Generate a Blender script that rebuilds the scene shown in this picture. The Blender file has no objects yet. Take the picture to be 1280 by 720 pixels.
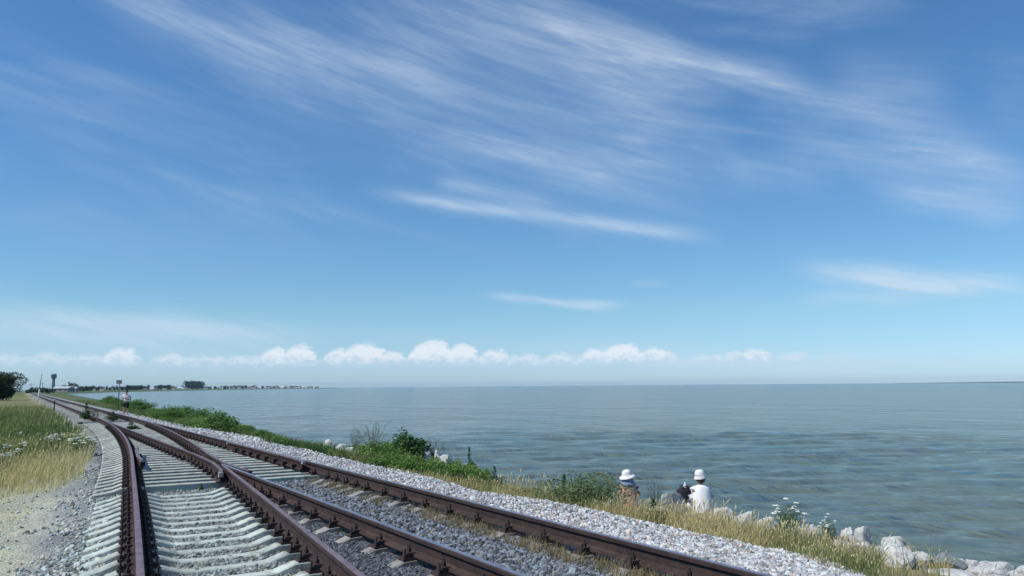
import bpy, bmesh, math, random
import numpy as np
from mathutils import Vector, Matrix, noise as mnoise

random.seed(7)
RNG = np.random.default_rng(7)
C = bpy.context.scene.collection
scene = bpy.context.scene
R_ = math.radians

# ------------------------------------------------------------------ camera
EYE = np.array([0.0, 0.0, 1.474])
YAW, PITCH, ROLL = R_(31.3), R_(6.99), R_(-0.456)
fw = np.array([math.sin(YAW) * math.cos(PITCH), math.cos(YAW) * math.cos(PITCH), math.sin(PITCH)])
r0 = np.array([math.cos(YAW), -math.sin(YAW), 0.0])
u0 = np.cross(r0, fw)
rt = math.cos(ROLL) * r0 + math.sin(ROLL) * u0
up = math.cos(ROLL) * u0 - math.sin(ROLL) * r0
cam_d = bpy.data.cameras.new("camera")
cam = bpy.data.objects.new("camera", cam_d)
C.objects.link(cam)
cam_d.sensor_width = 36.0
cam_d.lens = 36.0 * 1000.0 / 1280.0
cam_d.clip_start = 0.1
cam_d.clip_end = 60000.0
cam.matrix_world = Matrix(((rt[0], up[0], -fw[0], EYE[0]), (rt[1], up[1], -fw[1], EYE[1]),
                           (rt[2], up[2], -fw[2], EYE[2]), (0, 0, 0, 1)))
scene.camera = cam


def ray(px, py):
    d = (px - 640) / 1000.0 * rt - (py - 360) / 1000.0 * up + fw
    return d / np.linalg.norm(d)


def at(px, py, z):
    d = ray(px, py)
    return EYE + d * ((z - EYE[2]) / d[2])


def along(px, dist, z=0.0):
    """a point at ground distance dist in the compass direction of photo column px"""
    d = ray(px, 484)
    h = math.hypot(d[0], d[1])
    return np.array([d[0] / h * dist, d[1] / h * dist, z])


# ------------------------------------------------------------------ sky, sun, exposure
SUN_EL = R_(51)
SUN_AZ = R_(-82)            # compass-like angle from +Y towards +X
sun_dir = Vector((math.sin(SUN_AZ) * math.cos(SUN_EL), math.cos(SUN_AZ) * math.cos(SUN_EL), math.sin(SUN_EL)))
sd = bpy.data.lights.new("sun", 'SUN')
sd.energy = 4.2
sd.angle = R_(0.5)
sd.color = (1.0, 0.955, 0.89)
so = bpy.data.objects.new("sun", sd)
C.objects.link(so)
so.rotation_euler = sun_dir.to_track_quat('Z', 'Y').to_euler()

scene.view_settings.view_transform = 'Standard'
scene.view_settings.look = 'None'
scene.view_settings.exposure = 0.0
scene.view_settings.gamma = 1.0
scene.view_settings.use_curve_mapping = False
scene.cycles.max_bounces = 6
scene.cycles.transparent_max_bounces = 8
scene.cycles.use_denoising = True

SKY_STRENGTH = 0.1
SKY_LOW, SKY_MID, SKY_HIGH = (0.54, 0.82, 1.45), (0.66, 0.91, 1.15), (0.75, 1.01, 1.31)
w = bpy.data.worlds.new("World")
scene.world = w
w.use_nodes = True
nt = w.node_tree
N, L_ = nt.nodes, nt.links
N.clear()


def wm(op, a, b=None, c=None, clamp=False):
    n = N.new('ShaderNodeMath')
    n.operation = op
    n.use_clamp = clamp
    for i, v in enumerate((a, b, c)):
        if v is None:
            continue
        if isinstance(v, (int, float)):
            n.inputs[i].default_value = float(v)
        else:
            L_.new(v, n.inputs[i])
    return n.outputs[0]


def wmr(v, a, b, c=0.0, d=1.0, smooth=True):
    n = N.new('ShaderNodeMapRange')
    n.interpolation_type = 'SMOOTHSTEP' if smooth else 'LINEAR'
    L_.new(v, n.inputs[0])
    for i, x in enumerate((a, b, c, d)):
        n.inputs[i + 1].default_value = x
    return n.outputs[0]


def wnoise(vec, scale, detail=4, rough=0.55, dist=0.0):
    n = N.new('ShaderNodeTexNoise')
    L_.new(vec, n.inputs['Vector'])
    n.inputs['Scale'].default_value = scale
    n.inputs['Detail'].default_value = detail
    n.inputs['Roughness'].default_value = rough
    n.inputs['Distortion'].default_value = dist
    return n.outputs[0]


def wcomb(x, y, z):
    n = N.new('ShaderNodeCombineXYZ')
    for i, v in enumerate((x, y, z)):
        if isinstance(v, (int, float)):
            n.inputs[i].default_value = float(v)
        else:
            L_.new(v, n.inputs[i])
    return n.outputs[0]


def wmix(fac, a, b, blend='MIX'):
    n = N.new('ShaderNodeMix')
    n.data_type = 'RGBA'
    n.blend_type = blend
    for sock, v in ((n.inputs[0], fac), (n.inputs[6], a), (n.inputs[7], b)):
        if isinstance(v, (int, float)):
            sock.default_value = v
        elif isinstance(v, tuple):
            sock.default_value = (*v, 1.0)
        else:
            L_.new(v, sock)
    return n.outputs[2]


sky = N.new('ShaderNodeTexSky')
sky.sky_type = 'NISHITA'
sky.sun_disc = False
sky.sun_elevation = SUN_EL
sky.sun_rotation = SUN_AZ
sky.air_density = 1.0
sky.dust_density = 0.0
sky.ozone_density = 1.0
tc = N.new('ShaderNodeTexCoord')
sep = N.new('ShaderNodeSeparateXYZ')
L_.new(tc.outputs['Generated'], sep.inputs[0])
SX, SY, SZ = sep.outputs
AZ = wm('MULTIPLY', wm('ARCTAN2', SX, SY), 57.29578)
EL = wm('MULTIPLY', wm('ARCSINE', wm('MINIMUM', wm('MAXIMUM', SZ, -1.0), 1.0)), 57.29578)


def azel(px, py):
    d = ray(px, py)
    return math.degrees(math.atan2(d[0], d[1])), math.degrees(math.asin(d[2]))


# streak coordinates: along / across the high wind
th = R_(-15)
ALO = wm('ADD', wm('MULTIPLY', AZ, math.cos(th)), wm('MULTIPLY', EL, math.sin(th)))
ACR = wm('ADD', wm('MULTIPLY', AZ, -math.sin(th)), wm('MULTIPLY', EL, math.cos(th)))
fib = wnoise(wcomb(wm('MULTIPLY', ALO, 0.10), wm('MULTIPLY', ACR, 0.50), 3.7), 1.0, 7, 0.60, 0.35)
fib2 = wnoise(wcomb(wm('MULTIPLY', ALO, 0.05), wm('MULTIPLY', ACR, 0.22), 9.1), 1.0, 5, 0.55, 0.6)
ELS = wm('ADD', EL, wm('MULTIPLY', wm('SUBTRACT', fib, 0.5), 2.2))
fib3 = wnoise(wcomb(wm('MULTIPLY', ALO, 0.16), wm('MULTIPLY', ACR, 1.7), 6.2), 1.0, 6, 0.65, 0.3)
ELT = wm('ADD', EL, wm('MULTIPLY', wm('SUBTRACT', fib, 0.5), 0.9))
warp = wnoise(wcomb(wm('MULTIPLY', ALO, 0.11), wm('MULTIPLY', ACR, 0.16), 1.3), 1.0, 4, 0.6)
ELW = wm('ADD', EL, wm('MULTIPLY', wm('SUBTRACT', warp, 0.5), 2.6))


def stroke(pts, width, inten, soft=3.0, fibre=0.75, warped=True):
    a = np.array([azel(*p) for p in pts])
    deg = 1 if len(a) == 2 else 2
    k = np.polyfit(a[:, 0], a[:, 1], deg)
    c = float(k[-1])
    lin = float(k[-2])
    e0 = wm('MULTIPLY_ADD', AZ, lin, c)
    if deg == 2:
        e0 = wm('MULTIPLY_ADD', wm('MULTIPLY', AZ, AZ), float(k[0]), e0)
    d = wm('DIVIDE', wm('SUBTRACT', ELW if warped else (ELS if width > 0.6 else ELT), e0), width)
    g = wm('EXPONENT', wm('MULTIPLY', wm('MULTIPLY', d, d), -1.0))
    lo, hi = float(a[:, 0].min()), float(a[:, 0].max())
    g = wm('MULTIPLY', g, wmr(AZ, lo - soft * 0.2, lo + soft))
    g = wm('MULTIPLY', g, wmr(AZ, hi + soft * 0.2, hi - soft))
    f = wm('MULTIPLY_ADD', wmr(fib, 0.30, 0.72), fibre * 0.8, 1.0 - fibre * 0.8)
    return wm('MULTIPLY', wm('MULTIPLY', g, f), inten)


STROKES = [
    stroke([(640, 15), (768, 53), (900, 88), (1010, 108)], 0.95, 0.40, 3.5, 0.75, False),
    stroke([(880, 85), (1000, 118), (1080, 148), (1160, 168), (1290, 215)], 1.2, 0.36, 4, 0.75, False),
    stroke([(440, -30), (620, 35), (760, 80), (900, 125)], 3.6, 0.27, 8, 0.75),
    stroke([(120, -30), (330, 45), (470, 85), (600, 112)], 2.0, 0.29, 5, 0.7),
    stroke([(250, 40), (480, 130), (700, 175), (900, 215)], 3.8, 0.19, 7, 0.75),
    stroke([(1030, 95), (1120, 118), (1200, 130)], 1.9, 0.25, 3, 0.5),
    stroke([(950, 150), (1100, 190), (1240, 215), (1330, 240)], 1.8, 0.30, 5, 0.8),
    stroke([(455, 238), (600, 256), (720, 277), (905, 297)], 0.52, 0.55, 5, 0.6, False),
    stroke([(540, 226), (610, 238), (700, 262)], 0.55, 0.34, 2, 0.5, False),
    stroke([(500, 178), (640, 190), (760, 205), (850, 214)], 1.0, 0.24, 4, 0.7),
    stroke([(765, 172), (790, 178), (815, 186)], 0.55, 0.22, 1.0, 0.4, False),
    stroke([(880, 198), (960, 210), (1045, 222)], 1.1, 0.2, 3, 0.7),
    stroke([(1090, 236), (1180, 252), (1300, 268)], 0.9, 0.36, 3, 0.6),
    stroke([(985, 334), (1100, 342), (1200, 352), (1310, 350)], 0.75, 0.62, 4, 0.45, False),
    stroke([(1060, 335), (1140, 350), (1240, 372)], 0.6, 0.45, 3, 0.5, False),
    stroke([(990, 372), (1100, 372), (1180, 374)], 0.45, 0.34, 3, 0.4, False),
    stroke([(600, 370), (690, 377), (795, 383)], 0.32, 0.6, 2.5, 0.4, False),
    stroke([(785, 353), (835, 352)], 0.28, 0.18, 0.8, 0.3, False),
    stroke([(-120, 402), (120, 407), (260, 412), (400, 424)], 0.85, 0.62, 9, 0.3, False),
    stroke([(-120, 432), (120, 430), (260, 432), (420, 440)], 1.3, 0.26, 9, 0.3, False),
    stroke([(760, 446), (940, 456), (1110, 461)], 0.4, 0.5, 5, 0.4, False),
    stroke([(300, 418), (620, 428), (1000, 440)], 0.6, 0.16, 9, 0.4),
]
cir = STROKES[0]
for s_ in STROKES[1:]:
    cir = wm('ADD', cir, s_)
veil = wm('MULTIPLY', wm('MULTIPLY', wmr(fib2, 0.42, 0.75), wmr(EL, 6, 16)), 0.24)
cir = wm('MINIMUM', wm('MULTIPLY', wm('ADD', cir, veil), wmr(fib3, 0.25, 0.75, 0.55, 1.08)), 0.7)

# row of small cumulus just above the horizon
puff_pts = [(-60, 9), (20, 9), (60, 11), (90, 9), (152, 16), (215, 11), (240, 9), (262, 10), (300, 10), (345, 17), (375, 21), (425, 17),
            (455, 22), (490, 15), (540, 25), (578, 22), (618, 16), (660, 11), (700, 12), (745, 16), (780, 20), (820, 16),
            (882, 8), (945, 13), (990, 8), (1035, 6), (1190, 3)]
crag = wnoise(wcomb(wm('MULTIPLY', AZ, 1.5), wm('MULTIPLY', EL, 2.1), 5.0), 1.0, 6, 0.62)
crag_s = wm('SUBTRACT', crag, 0.5)
AZC = wm('ADD', AZ, wm('MULTIPLY', crag_s, 1.3))
prof = None
for px, hgt in puff_pts:
    a0, _ = azel(px, 452)
    wid = 1.25 if px not in (540, 780, 455) else 1.8
    d = wm('DIVIDE', wm('SUBTRACT', AZC, a0), wid)
    b = wm('MULTIPLY', wm('SQRT', wm('MAXIMUM', wm('SUBTRACT', 1.0, wm('MULTIPLY', d, d)), 0.0)), hgt * 0.0573 * 1.3)
    prof = b if prof is None else wm('MAXIMUM', prof, b)
base_el = 1.5
band = wm('MULTIPLY', wm('MULTIPLY', wmr(AZ, -22, 2), wmr(AZ, 62, 48)), wm('MULTIPLY', wmr(wnoise(wcomb(wm('MULTIPLY', AZ, 0.42), 2.0, 7.0), 1.0, 3), 0.32, 0.62), 0.80))
prof = wm('MAXIMUM', prof, band)
ELC = wm('ADD', EL, wm('MULTIPLY', crag_s, 1.15))
hh = wm('SUBTRACT', ELC, base_el)
cum = wm('MULTIPLY', wmr(wm('SUBTRACT', prof, hh), -0.12, 0.40), wmr(hh, -0.55, 0.62))
cum = wm('MULTIPLY', cum, wmr(AZ, -12, 10, 0.30, 0.80))
shade = wmr(wm('ADD', hh, wm('MULTIPLY', crag_s, 1.2)), -0.1, 0.9)

hsv = N.new('ShaderNodeHueSaturation')
L_.new(sky.outputs[0], hsv.inputs['Color'])
hsv.inputs['Hue'].default_value = 0.492
hsv.inputs['Saturation'].default_value = 1.12
hsv.inputs['Value'].default_value = 1.0
skyc = wmix(1.0, hsv.outputs[0], wmix(wmr(EL, 5, 28, smooth=False), wmix(wmr(EL, 0, 5, smooth=False), SKY_LOW, SKY_MID), SKY_HIGH), 'MULTIPLY')
skyc = wmix(cir, skyc, (6.4, 7.6, 8.9))
cumcol = wmix(shade, (5.6, 7.0, 8.6), (8.8, 9.2, 9.8))
skyc = wmix(cum, skyc, cumcol)
bg = N.new('ShaderNodeBackground')
bg.inputs['Strength'].default_value = SKY_STRENGTH
L_.new(skyc, bg.inputs[0])
wo = N.new('ShaderNodeOutputWorld')
L_.new(bg.outputs[0], wo.inputs[0])


# ------------------------------------------------------------------ material helpers
class NB:
    def __init__(self, name):
        self.m = bpy.data.materials.new(name)
        self.m.use_nodes = True
        self.t = self.m.node_tree
        self.n, self.l = self.t.nodes, self.t.links
        self.p = self.n['Principled BSDF']
        self.out = self.n['Material Output']
        self.tc = self.n.new('ShaderNodeTexCoord')

    def put(self, sock, v):
        if isinstance(v, bpy.types.NodeSocket):
            self.l.new(v, sock)
        elif isinstance(v, tuple):
            sock.default_value = (*v, 1.0) if len(v) == 3 and sock.type == 'RGBA' else v
        else:
            sock.default_value = v

    def obj(self, scale=(1, 1, 1), src='Object'):
        mp = self.n.new('ShaderNodeMapping')
        mp.inputs['Scale'].default_value = scale
        self.l.new(self.tc.outputs[src], mp.inputs[0])
        return mp.outputs[0]

    def pos(self, scale=(1, 1, 1)):
        g = self.n.new('ShaderNodeNewGeometry')
        mp = self.n.new('ShaderNodeMapping')
        mp.inputs['Scale'].default_value = scale
        self.l.new(g.outputs['Position'], mp.inputs[0])
        return mp.outputs[0]

    def noise(self, vec, scale, detail=4, rough=0.55, col=False, dist=0.0):
        n = self.n.new('ShaderNodeTexNoise')
        self.l.new(vec, n.inputs['Vector'])
        n.inputs['Scale'].default_value = scale
        n.inputs['Detail'].default_value = detail
        n.inputs['Roughness'].default_value = rough
        n.inputs['Distortion'].default_value = dist
        return n.outputs[1 if col else 0]

    def voro(self, vec, scale, feature='F1', out=0):
        n = self.n.new('ShaderNodeTexVoronoi')
        n.feature = feature
        self.l.new(vec, n.inputs['Vector'])
        n.inputs['Scale'].default_value = scale
        return n.outputs[out]

    def mr(self, v, a, b, c=0.0, d=1.0):
        n = self.n.new('ShaderNodeMapRange')
        self.l.new(v, n.inputs[0])
        for i, x in enumerate((a, b, c, d)):
            n.inputs[i + 1].default_value = x
        return n.outputs[0]

    def mix(self, f, a, b, blend='MIX'):
        n = self.n.new('ShaderNodeMix')
        n.data_type = 'RGBA'
        n.blend_type = blend
        self.put(n.inputs[0], f)
        self.put(n.inputs[6], a)
        self.put(n.inputs[7], b)
        return n.outputs[2]

    def math(self, op, a, b=0.0):
        n = self.n.new('ShaderNodeMath')
        n.operation = op
        self.put(n.inputs[0], a)
        self.put(n.inputs[1], b)
        return n.outputs[0]

    def attr(self, name):
        n = self.n.new('ShaderNodeAttribute')
        n.attribute_name = name
        return n.outputs[0]

    def bump(self, h, strength=0.5, dist=0.01, normal=None):
        n = self.n.new('ShaderNodeBump')
        n.inputs['Strength'].default_value = strength
        n.inputs['Distance'].default_value = dist
        self.l.new(h, n.inputs['Height'])
        if normal is not None:
            self.l.new(normal, n.inputs['Normal'])
        return n.outputs[0]

    def set(self, **kw):
        for k, v in kw.items():
            self.put(self.p.inputs[{'base': 'Base Color', 'rough': 'Roughness', 'metal': 'Metallic', 'normal': 'Normal',
                                    'spec': 'Specular IOR Level', 'ior': 'IOR'}[k]], v)
        return self.m


def mat_worn(name, a, b, rough=0.8, scale=6.0, metal=0.0, bump=0.3, bscale=60, bdist=0.004, fine=0.25, spec=0.4):
    k = NB(name)
    v = k.obj()
    n1 = k.mr(k.noise(v, scale, 5, 0.6), 0.35, 0.68)
    c = k.mix(n1, a, b)
    n2 = k.noise(v, bscale, 3, 0.6)
    c = k.mix(1.0, c, k.mix(n2, (1 - fine,) * 3, (1 + fine,) * 3), 'MULTIPLY')
    return k.set(base=c, rough=rough, metal=metal, normal=k.bump(n2, bump, bdist), spec=spec)


def mat_tint(name, rough=0.85, transl=0.0, fine=0.2, bscale=90, bump=0.0, spec=0.3, src='tint'):
    """colour from the mesh's own per-piece colour (each stone or leaf has its own)"""
    k = NB(name)
    c = k.attr(src)
    if fine:
        n2 = k.noise(k.obj(), bscale, 3, 0.6)
        c = k.mix(1.0, c, k.mix(n2, (1 - fine,) * 3, (1 + fine,) * 3), 'MULTIPLY')
        if bump:
            k.put(k.p.inputs['Normal'], k.bump(n2, bump, 0.004))
    k.set(base=c, rough=rough, spec=spec)
    if transl:
        t = k.n.new('ShaderNodeBsdfTranslucent')
        k.put(t.inputs[0], c)
        ms = k.n.new('ShaderNodeMixShader')
        ms.inputs[0].default_value = transl
        k.l.new(k.p.outputs[0], ms.inputs[1])
        k.l.new(t.outputs[0], ms.inputs[2])
        k.l.new(ms.outputs[0], k.out.inputs[0])
    return k.m


M = {}


def sleeper_mat(name, a, b, stain=0.6):
    """weathered concrete: mottled, with rust and oil by the rail seats, chips and dirt, each casting a little different"""
    k = NB(name)
    v = k.obj()
    oi = k.n.new('ShaderNodeObjectInfo')
    rnd = oi.outputs['Random']
    vo = k.n.new('ShaderNodeVectorMath')
    k.l.new(v, vo.inputs[0])
    cb = k.n.new('ShaderNodeCombineXYZ')
    k.l.new(k.math('MULTIPLY', rnd, 37.0), cb.inputs[0])
    k.l.new(k.math('MULTIPLY', rnd, 91.0), cb.inputs[1])
    k.l.new(cb.outputs[0], vo.inputs[1])
    v2 = vo.outputs[0]
    c = k.mix(k.mr(k.noise(v2, 3.0, 5, 0.6), 0.35, 0.68), a, b)
    c = k.mix(k.mr(k.noise(v2, 5.0, 6, 0.7), 0.50, 0.66), c, tuple(x * 0.55 for x in a))
    sp = k.n.new('ShaderNodeSeparateXYZ')
    k.l.new(v, sp.inputs[0])
    ax = k.math('ABSOLUTE', sp.outputs[0])
    seat = k.math('SUBTRACT', 1.0, k.mr(k.math('ABSOLUTE', k.math('SUBTRACT', ax, 0.795)), 0.10, 0.34))
    st = k.math('MULTIPLY', k.math('MULTIPLY', seat, k.mr(k.noise(v2, 9.0, 5, 0.7), 0.36, 0.62)), stain)
    c = k.mix(st, c, (0.16, 0.10, 0.07))
    n2 = k.noise(v2, 70, 3, 0.6)
    c = k.mix(1.0, c, k.mix(n2, (0.72,) * 3, (1.25,) * 3), 'MULTIPLY')
    c = k.mix(1.0, c, k.mix(rnd, (0.82,) * 3, (1.08,) * 3), 'MULTIPLY')
    return k.set(base=c, rough=0.92, normal=k.bump(k.math('ADD', n2, k.noise(v2, 14, 4, 0.6)), 0.6, 0.006), spec=0.3)


M['concrete'] = sleeper_mat('weathered_concrete', (0.46, 0.52, 0.46), (0.60, 0.66, 0.59), 0.6)
M['concrete_flat'] = sleeper_mat('dusty_concrete', (0.44, 0.46, 0.40), (0.58, 0.60, 0.52), 0.0)
M['concrete_dirty'] = sleeper_mat('dirty_concrete', (0.26, 0.265, 0.25), (0.40, 0.405, 0.38), 0.8)


def rail_rust(name, a, b, dust):
    k = NB(name)
    v = k.obj()
    c = k.mix(k.mr(k.noise(v, 7.0, 5, 0.6), 0.35, 0.68), a, b)
    st = k.noise(k.obj((3.0, 0.8, 14.0)), 1.6, 6, 0.7)
    c = k.mix(k.mr(st, 0.52, 0.72), c, dust)
    c = k.mix(k.mr(k.noise(v, 22.0, 5, 0.7), 0.58, 0.70), c, tuple(x * 0.45 for x in a))
    n2 = k.noise(v, 130, 3, 0.6)
    c = k.mix(1.0, c, k.mix(n2, (0.6,) * 3, (1.4,) * 3), 'MULTIPLY')
    return k.set(base=c, rough=0.9, normal=k.bump(n2, 0.5, 0.004), spec=0.3)


M['rust'] = rail_rust('rail_rust', (0.032, 0.021, 0.020), (0.058, 0.039, 0.035), (0.085, 0.056, 0.043))
M['rust_dark'] = rail_rust('dark_rust', (0.026, 0.014, 0.013), (0.052, 0.028, 0.025), (0.09, 0.05, 0.04))
M['fasten'] = mat_worn('fastener_rust', (0.030, 0.021, 0.019), (0.055, 0.038, 0.033), 0.85, 20.0, bump=0.3, bscale=120, fine=0.4)
M['steel_top'] = mat_worn('rail_running_top', (0.24, 0.235, 0.28), (0.38, 0.37, 0.42), 0.36, 5.0, metal=0.65, bump=0.15, bscale=150, fine=0.2, spec=0.5)
M['steel_rusty_top'] = mat_worn('rail_dull_top', (0.15, 0.11, 0.12), (0.24, 0.19, 0.205), 0.55, 5.0, metal=0.25, bump=0.2, bscale=150, fine=0.25)
M['steel_pale'] = mat_worn('worn_pale_steel', (0.26, 0.23, 0.22), (0.42, 0.39, 0.37), 0.6, 12.0, metal=0.2)
M['stone'] = mat_tint('ballast_stone', 0.9, 0, 0.35, 120, 0.5)
M['grass'] = mat_tint('grass_blade', 0.75, 0.25, 0.0)
M['leaf'] = mat_tint('leaf', 0.6, 0.3, 0.0, spec=0.35)
M['far_leaf'] = mat_tint('far_leaf', 0.8, 0.1, 0.0)
M['stem'] = mat_worn('plant_stem', (0.07, 0.09, 0.03), (0.13, 0.12, 0.05), 0.8, 20)
M['bark'] = mat_worn('bark', (0.06, 0.045, 0.03), (0.11, 0.085, 0.06), 0.95, 5)
M['flower'] = mat_worn('white_petals', (0.72, 0.76, 0.66), (0.82, 0.84, 0.78), 0.7, 40)
M['white_paint'] = mat_worn('white_paint', (0.68, 0.69, 0.68), (0.80, 0.80, 0.79), 0.6, 4)
M['grey_metal'] = mat_worn('grey_metal', (0.10, 0.11, 0.13), (0.17, 0.18, 0.20), 0.6, 6, metal=0.3)
M['dark_metal'] = mat_worn('dark_metal', (0.03, 0.035, 0.045), (0.06, 0.065, 0.08), 0.6, 6)
M['skin'] = mat_worn('skin', (0.42, 0.24, 0.17), (0.50, 0.30, 0.21), 0.55, 9, fine=0.06, bump=0.05)
M['hair'] = mat_worn('dark_hair', (0.02, 0.015, 0.012), (0.045, 0.032, 0.025), 0.5, 40)
M['tower'] = mat_worn('hazed_tower_paint', (0.17, 0.20, 0.26), (0.24, 0.27, 0.33), 0.7, 0.5)  # made paler, with distance haze put into the colour
M['white_cloth'] = mat_worn('white_cloth', (0.80, 0.80, 0.79), (0.86, 0.86, 0.85), 0.9, 5, fine=0.05, bump=0.3, bscale=30, bdist=0.01)
M['black_cloth'] = mat_worn('black_cloth', (0.012, 0.012, 0.014), (0.025, 0.025, 0.028), 0.9, 9, fine=0.2, bump=0.3)
M['blue_cloth'] = mat_worn('blue_scarf_cloth', (0.16, 0.20, 0.33), (0.30, 0.35, 0.48), 0.9, 12)
M['straw'] = mat_worn('pale_hat_straw', (0.70, 0.69, 0.66), (0.80, 0.79, 0.76), 0.85, 20)
M['eye'] = mat_worn('eye_dark', (0.02, 0.02, 0.02), (0.03, 0.03, 0.03), 0.3, 9)
M['roof'] = mat_worn('roof_grey', (0.22, 0.20, 0.20), (0.30, 0.28, 0.27), 0.8, 0.4)
M['roof_red'] = mat_worn('roof_red', (0.24, 0.11, 0.08), (0.32, 0.15, 0.10), 0.8, 0.4)
M['shed_roof'] = mat_worn('shed_roof_sheet', (0.36, 0.38, 0.40), (0.46, 0.48, 0.50), 0.7, 0.3)
M['wall_pale'] = mat_worn('pale_wall', (0.58, 0.57, 0.54), (0.7, 0.69, 0.66), 0.85, 0.3)
M['window'] = mat_worn('window_dark', (0.03, 0.04, 0.05), (0.05, 0.06, 0.07), 0.2, 2)


def flower_print():
    k = NB('patterned_pink_cloth')
    v = k.obj()
    f = k.mr(k.voro(v, 16), 0.18, 0.34)
    c = k.mix(f, (0.50, 0.15, 0.10), (0.62, 0.36, 0.28))
    g = k.mr(k.noise(v, 26, 3, 0.6), 0.56, 0.62)
    c = k.mix(g, c, (0.16, 0.10, 0.10))
    return k.set(base=c, rough=0.9)


M['print'] = flower_print()


def rock_mat(name, a, b, moss=0.0):
    k = NB(name)
    v = k.obj()
    n1 = k.mr(k.noise(v, 2.5, 6, 0.65), 0.35, 0.65)
    c = k.mix(n1, a, b)
    n3 = k.noise(v, 24, 5, 0.7)
    c = k.mix(k.mr(n3, 0.55, 0.72), c, tuple(x * 0.55 for x in a))
    crack = k.mr(k.voro(v, 5.0, 'DISTANCE_TO_EDGE'), 0.0, 0.03)
    c = k.mix(k.math('MULTIPLY', k.math('SUBTRACT', 1.0, crack), 0.5), c, tuple(x * 0.4 for x in a))
    h = k.math('ADD', k.noise(v, 9, 6, 0.7), k.math('MULTIPLY', crack, 0.15))
    return k.set(base=c, rough=0.92, normal=k.bump(h, 0.8, 0.05))


M['rock_pale'] = rock_mat('pale_rock', (0.46, 0.47, 0.45), (0.64, 0.64, 0.60))
M['rock_grey'] = rock_mat('grey_rock', (0.16, 0.19, 0.20), (0.28, 0.31, 0.32))
M['rock_tan'] = rock_mat('tan_rock', (0.25, 0.22, 0.16), (0.40, 0.36, 0.27))


# ------------------------------------------------------------------ mesh helpers
class MB:
    def __init__(self):
        self.v, self.f, self.mi = [], [], []

    def add(self, vs, fs, mi=0):
        o = len(self.v)
        self.v += [tuple(map(float, p)) for p in vs]
        self.f += [tuple(i + o for i in f) for f in fs]
        self.mi += [mi] * len(fs)
        return self

    def box(self, x0, x1, y0, y1, z0, z1, mi=0, taper=0.0):
        t = taper
        return self.add([(x0, y0, z0), (x1, y0, z0), (x1, y1, z0), (x0, y1, z0),
                         (x0 + t, y0 + t, z1), (x1 - t, y0 + t, z1), (x1 - t, y1 - t, z1), (x0 + t, y1 - t, z1)],
                        [(0, 3, 2, 1), (4, 5, 6, 7), (0, 1, 5, 4), (1, 2, 6, 5), (2, 3, 7, 6), (3, 0, 4, 7)], mi)

    def tube(self, pts, rad, n=8, mi=0, cap=True):
        pts = [Vector(p) for p in pts]
        if not hasattr(rad, '__len__'):
            rad = [rad] * len(pts)
        vs = []
        for i, p in enumerate(pts):
            t = (pts[min(i + 1, len(pts) - 1)] - pts[max(i - 1, 0)])
            t = t.normalized() if t.length > 1e-9 else Vector((0, 0, 1))
            a = t.orthogonal().normalized() if abs(t.z) < 0.9 else (Vector((1, 0, 0)) - t * t.x).normalized()
            b = t.cross(a)
            for k in range(n):
                q = 2 * math.pi * k / n
                vs.append(p + (a * math.cos(q) + b * math.sin(q)) * rad[i])
        fs = []
        for i in range(len(pts) - 1):
            for k in range(n):
                k2 = (k + 1) % n
                fs.append((i * n + k, i * n + k2, (i + 1) * n + k2, (i + 1) * n + k))
        if cap:
            fs.append(tuple(range(n))[::-1])
            fs.append(tuple((len(pts) - 1) * n + k for k in range(n)))
        return self.add(vs, fs, mi)

    def lathe(self, prof, n=16, origin=(0, 0, 0), mi=0):
        vs, fs = [], []
        for r, z in prof:
            for k in range(n):
                q = 2 * math.pi * k / n
                vs.append((origin[0] + r * math.cos(q), origin[1] + r * math.sin(q), origin[2] + z))
        for i in range(len(prof) - 1):
            for k in range(n):
                k2 = (k + 1) % n
                fs.append((i * n + k, i * n + k2, (i + 1) * n + k2, (i + 1) * n + k))
        fs.append(tuple(range(n))[::-1])
        fs.append(tuple((len(prof) - 1) * n + k for k in range(n)))
        return self.add(vs, fs, mi)

    def build(self, name, mats, parent=None, smooth=False):
        me = bpy.data.meshes.new(name)
        me.from_pydata(self.v, [], self.f)
        for m in (mats if isinstance(mats, (list, tuple)) else [mats]):
            me.materials.append(m)
        me.polygons.foreach_set('material_index', self.mi)
        if smooth:
            me.polygons.foreach_set('use_smooth', [True] * len(self.f))
        me.update()
        return link(name, me, parent)


def link(name, data, parent=None):
    o = bpy.data.objects.new(name, data)
    C.objects.link(o)
    if parent is not None:
        o.parent = parent
    return o


def tag(o, label=None, cat=None, group=None, kind=None):
    for k, v in (('label', label), ('category', cat), ('group', group), ('kind', kind)):
        if v:
            o[k] = v
    return o


def empty(name, loc=(0, 0, 0), rz=0.0):
    o = bpy.data.objects.new(name, None)
    C.objects.link(o)
    o.location = tuple(float(c) for c in loc)
    o.rotation_euler = (0, 0, rz)
    o.empty_display_size = 0.2
    return o


def copy_tree(o, parent=None, depth=9):
    c = o.copy()
    C.objects.link(c)
    if parent is not None:
        c.parent = parent
    if depth:
        for ch in KIDS.get(o.name, []):
            copy_tree(ch, c, depth - 1)
    return c


KIDS = {}


def register(o):
    """remember the parts of a prototype so that copying stays quick"""
    KIDS[o.name] = [c for c in bpy.data.objects if c.parent == o]
    for c in KIDS[o.name]:
        register(c)


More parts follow.
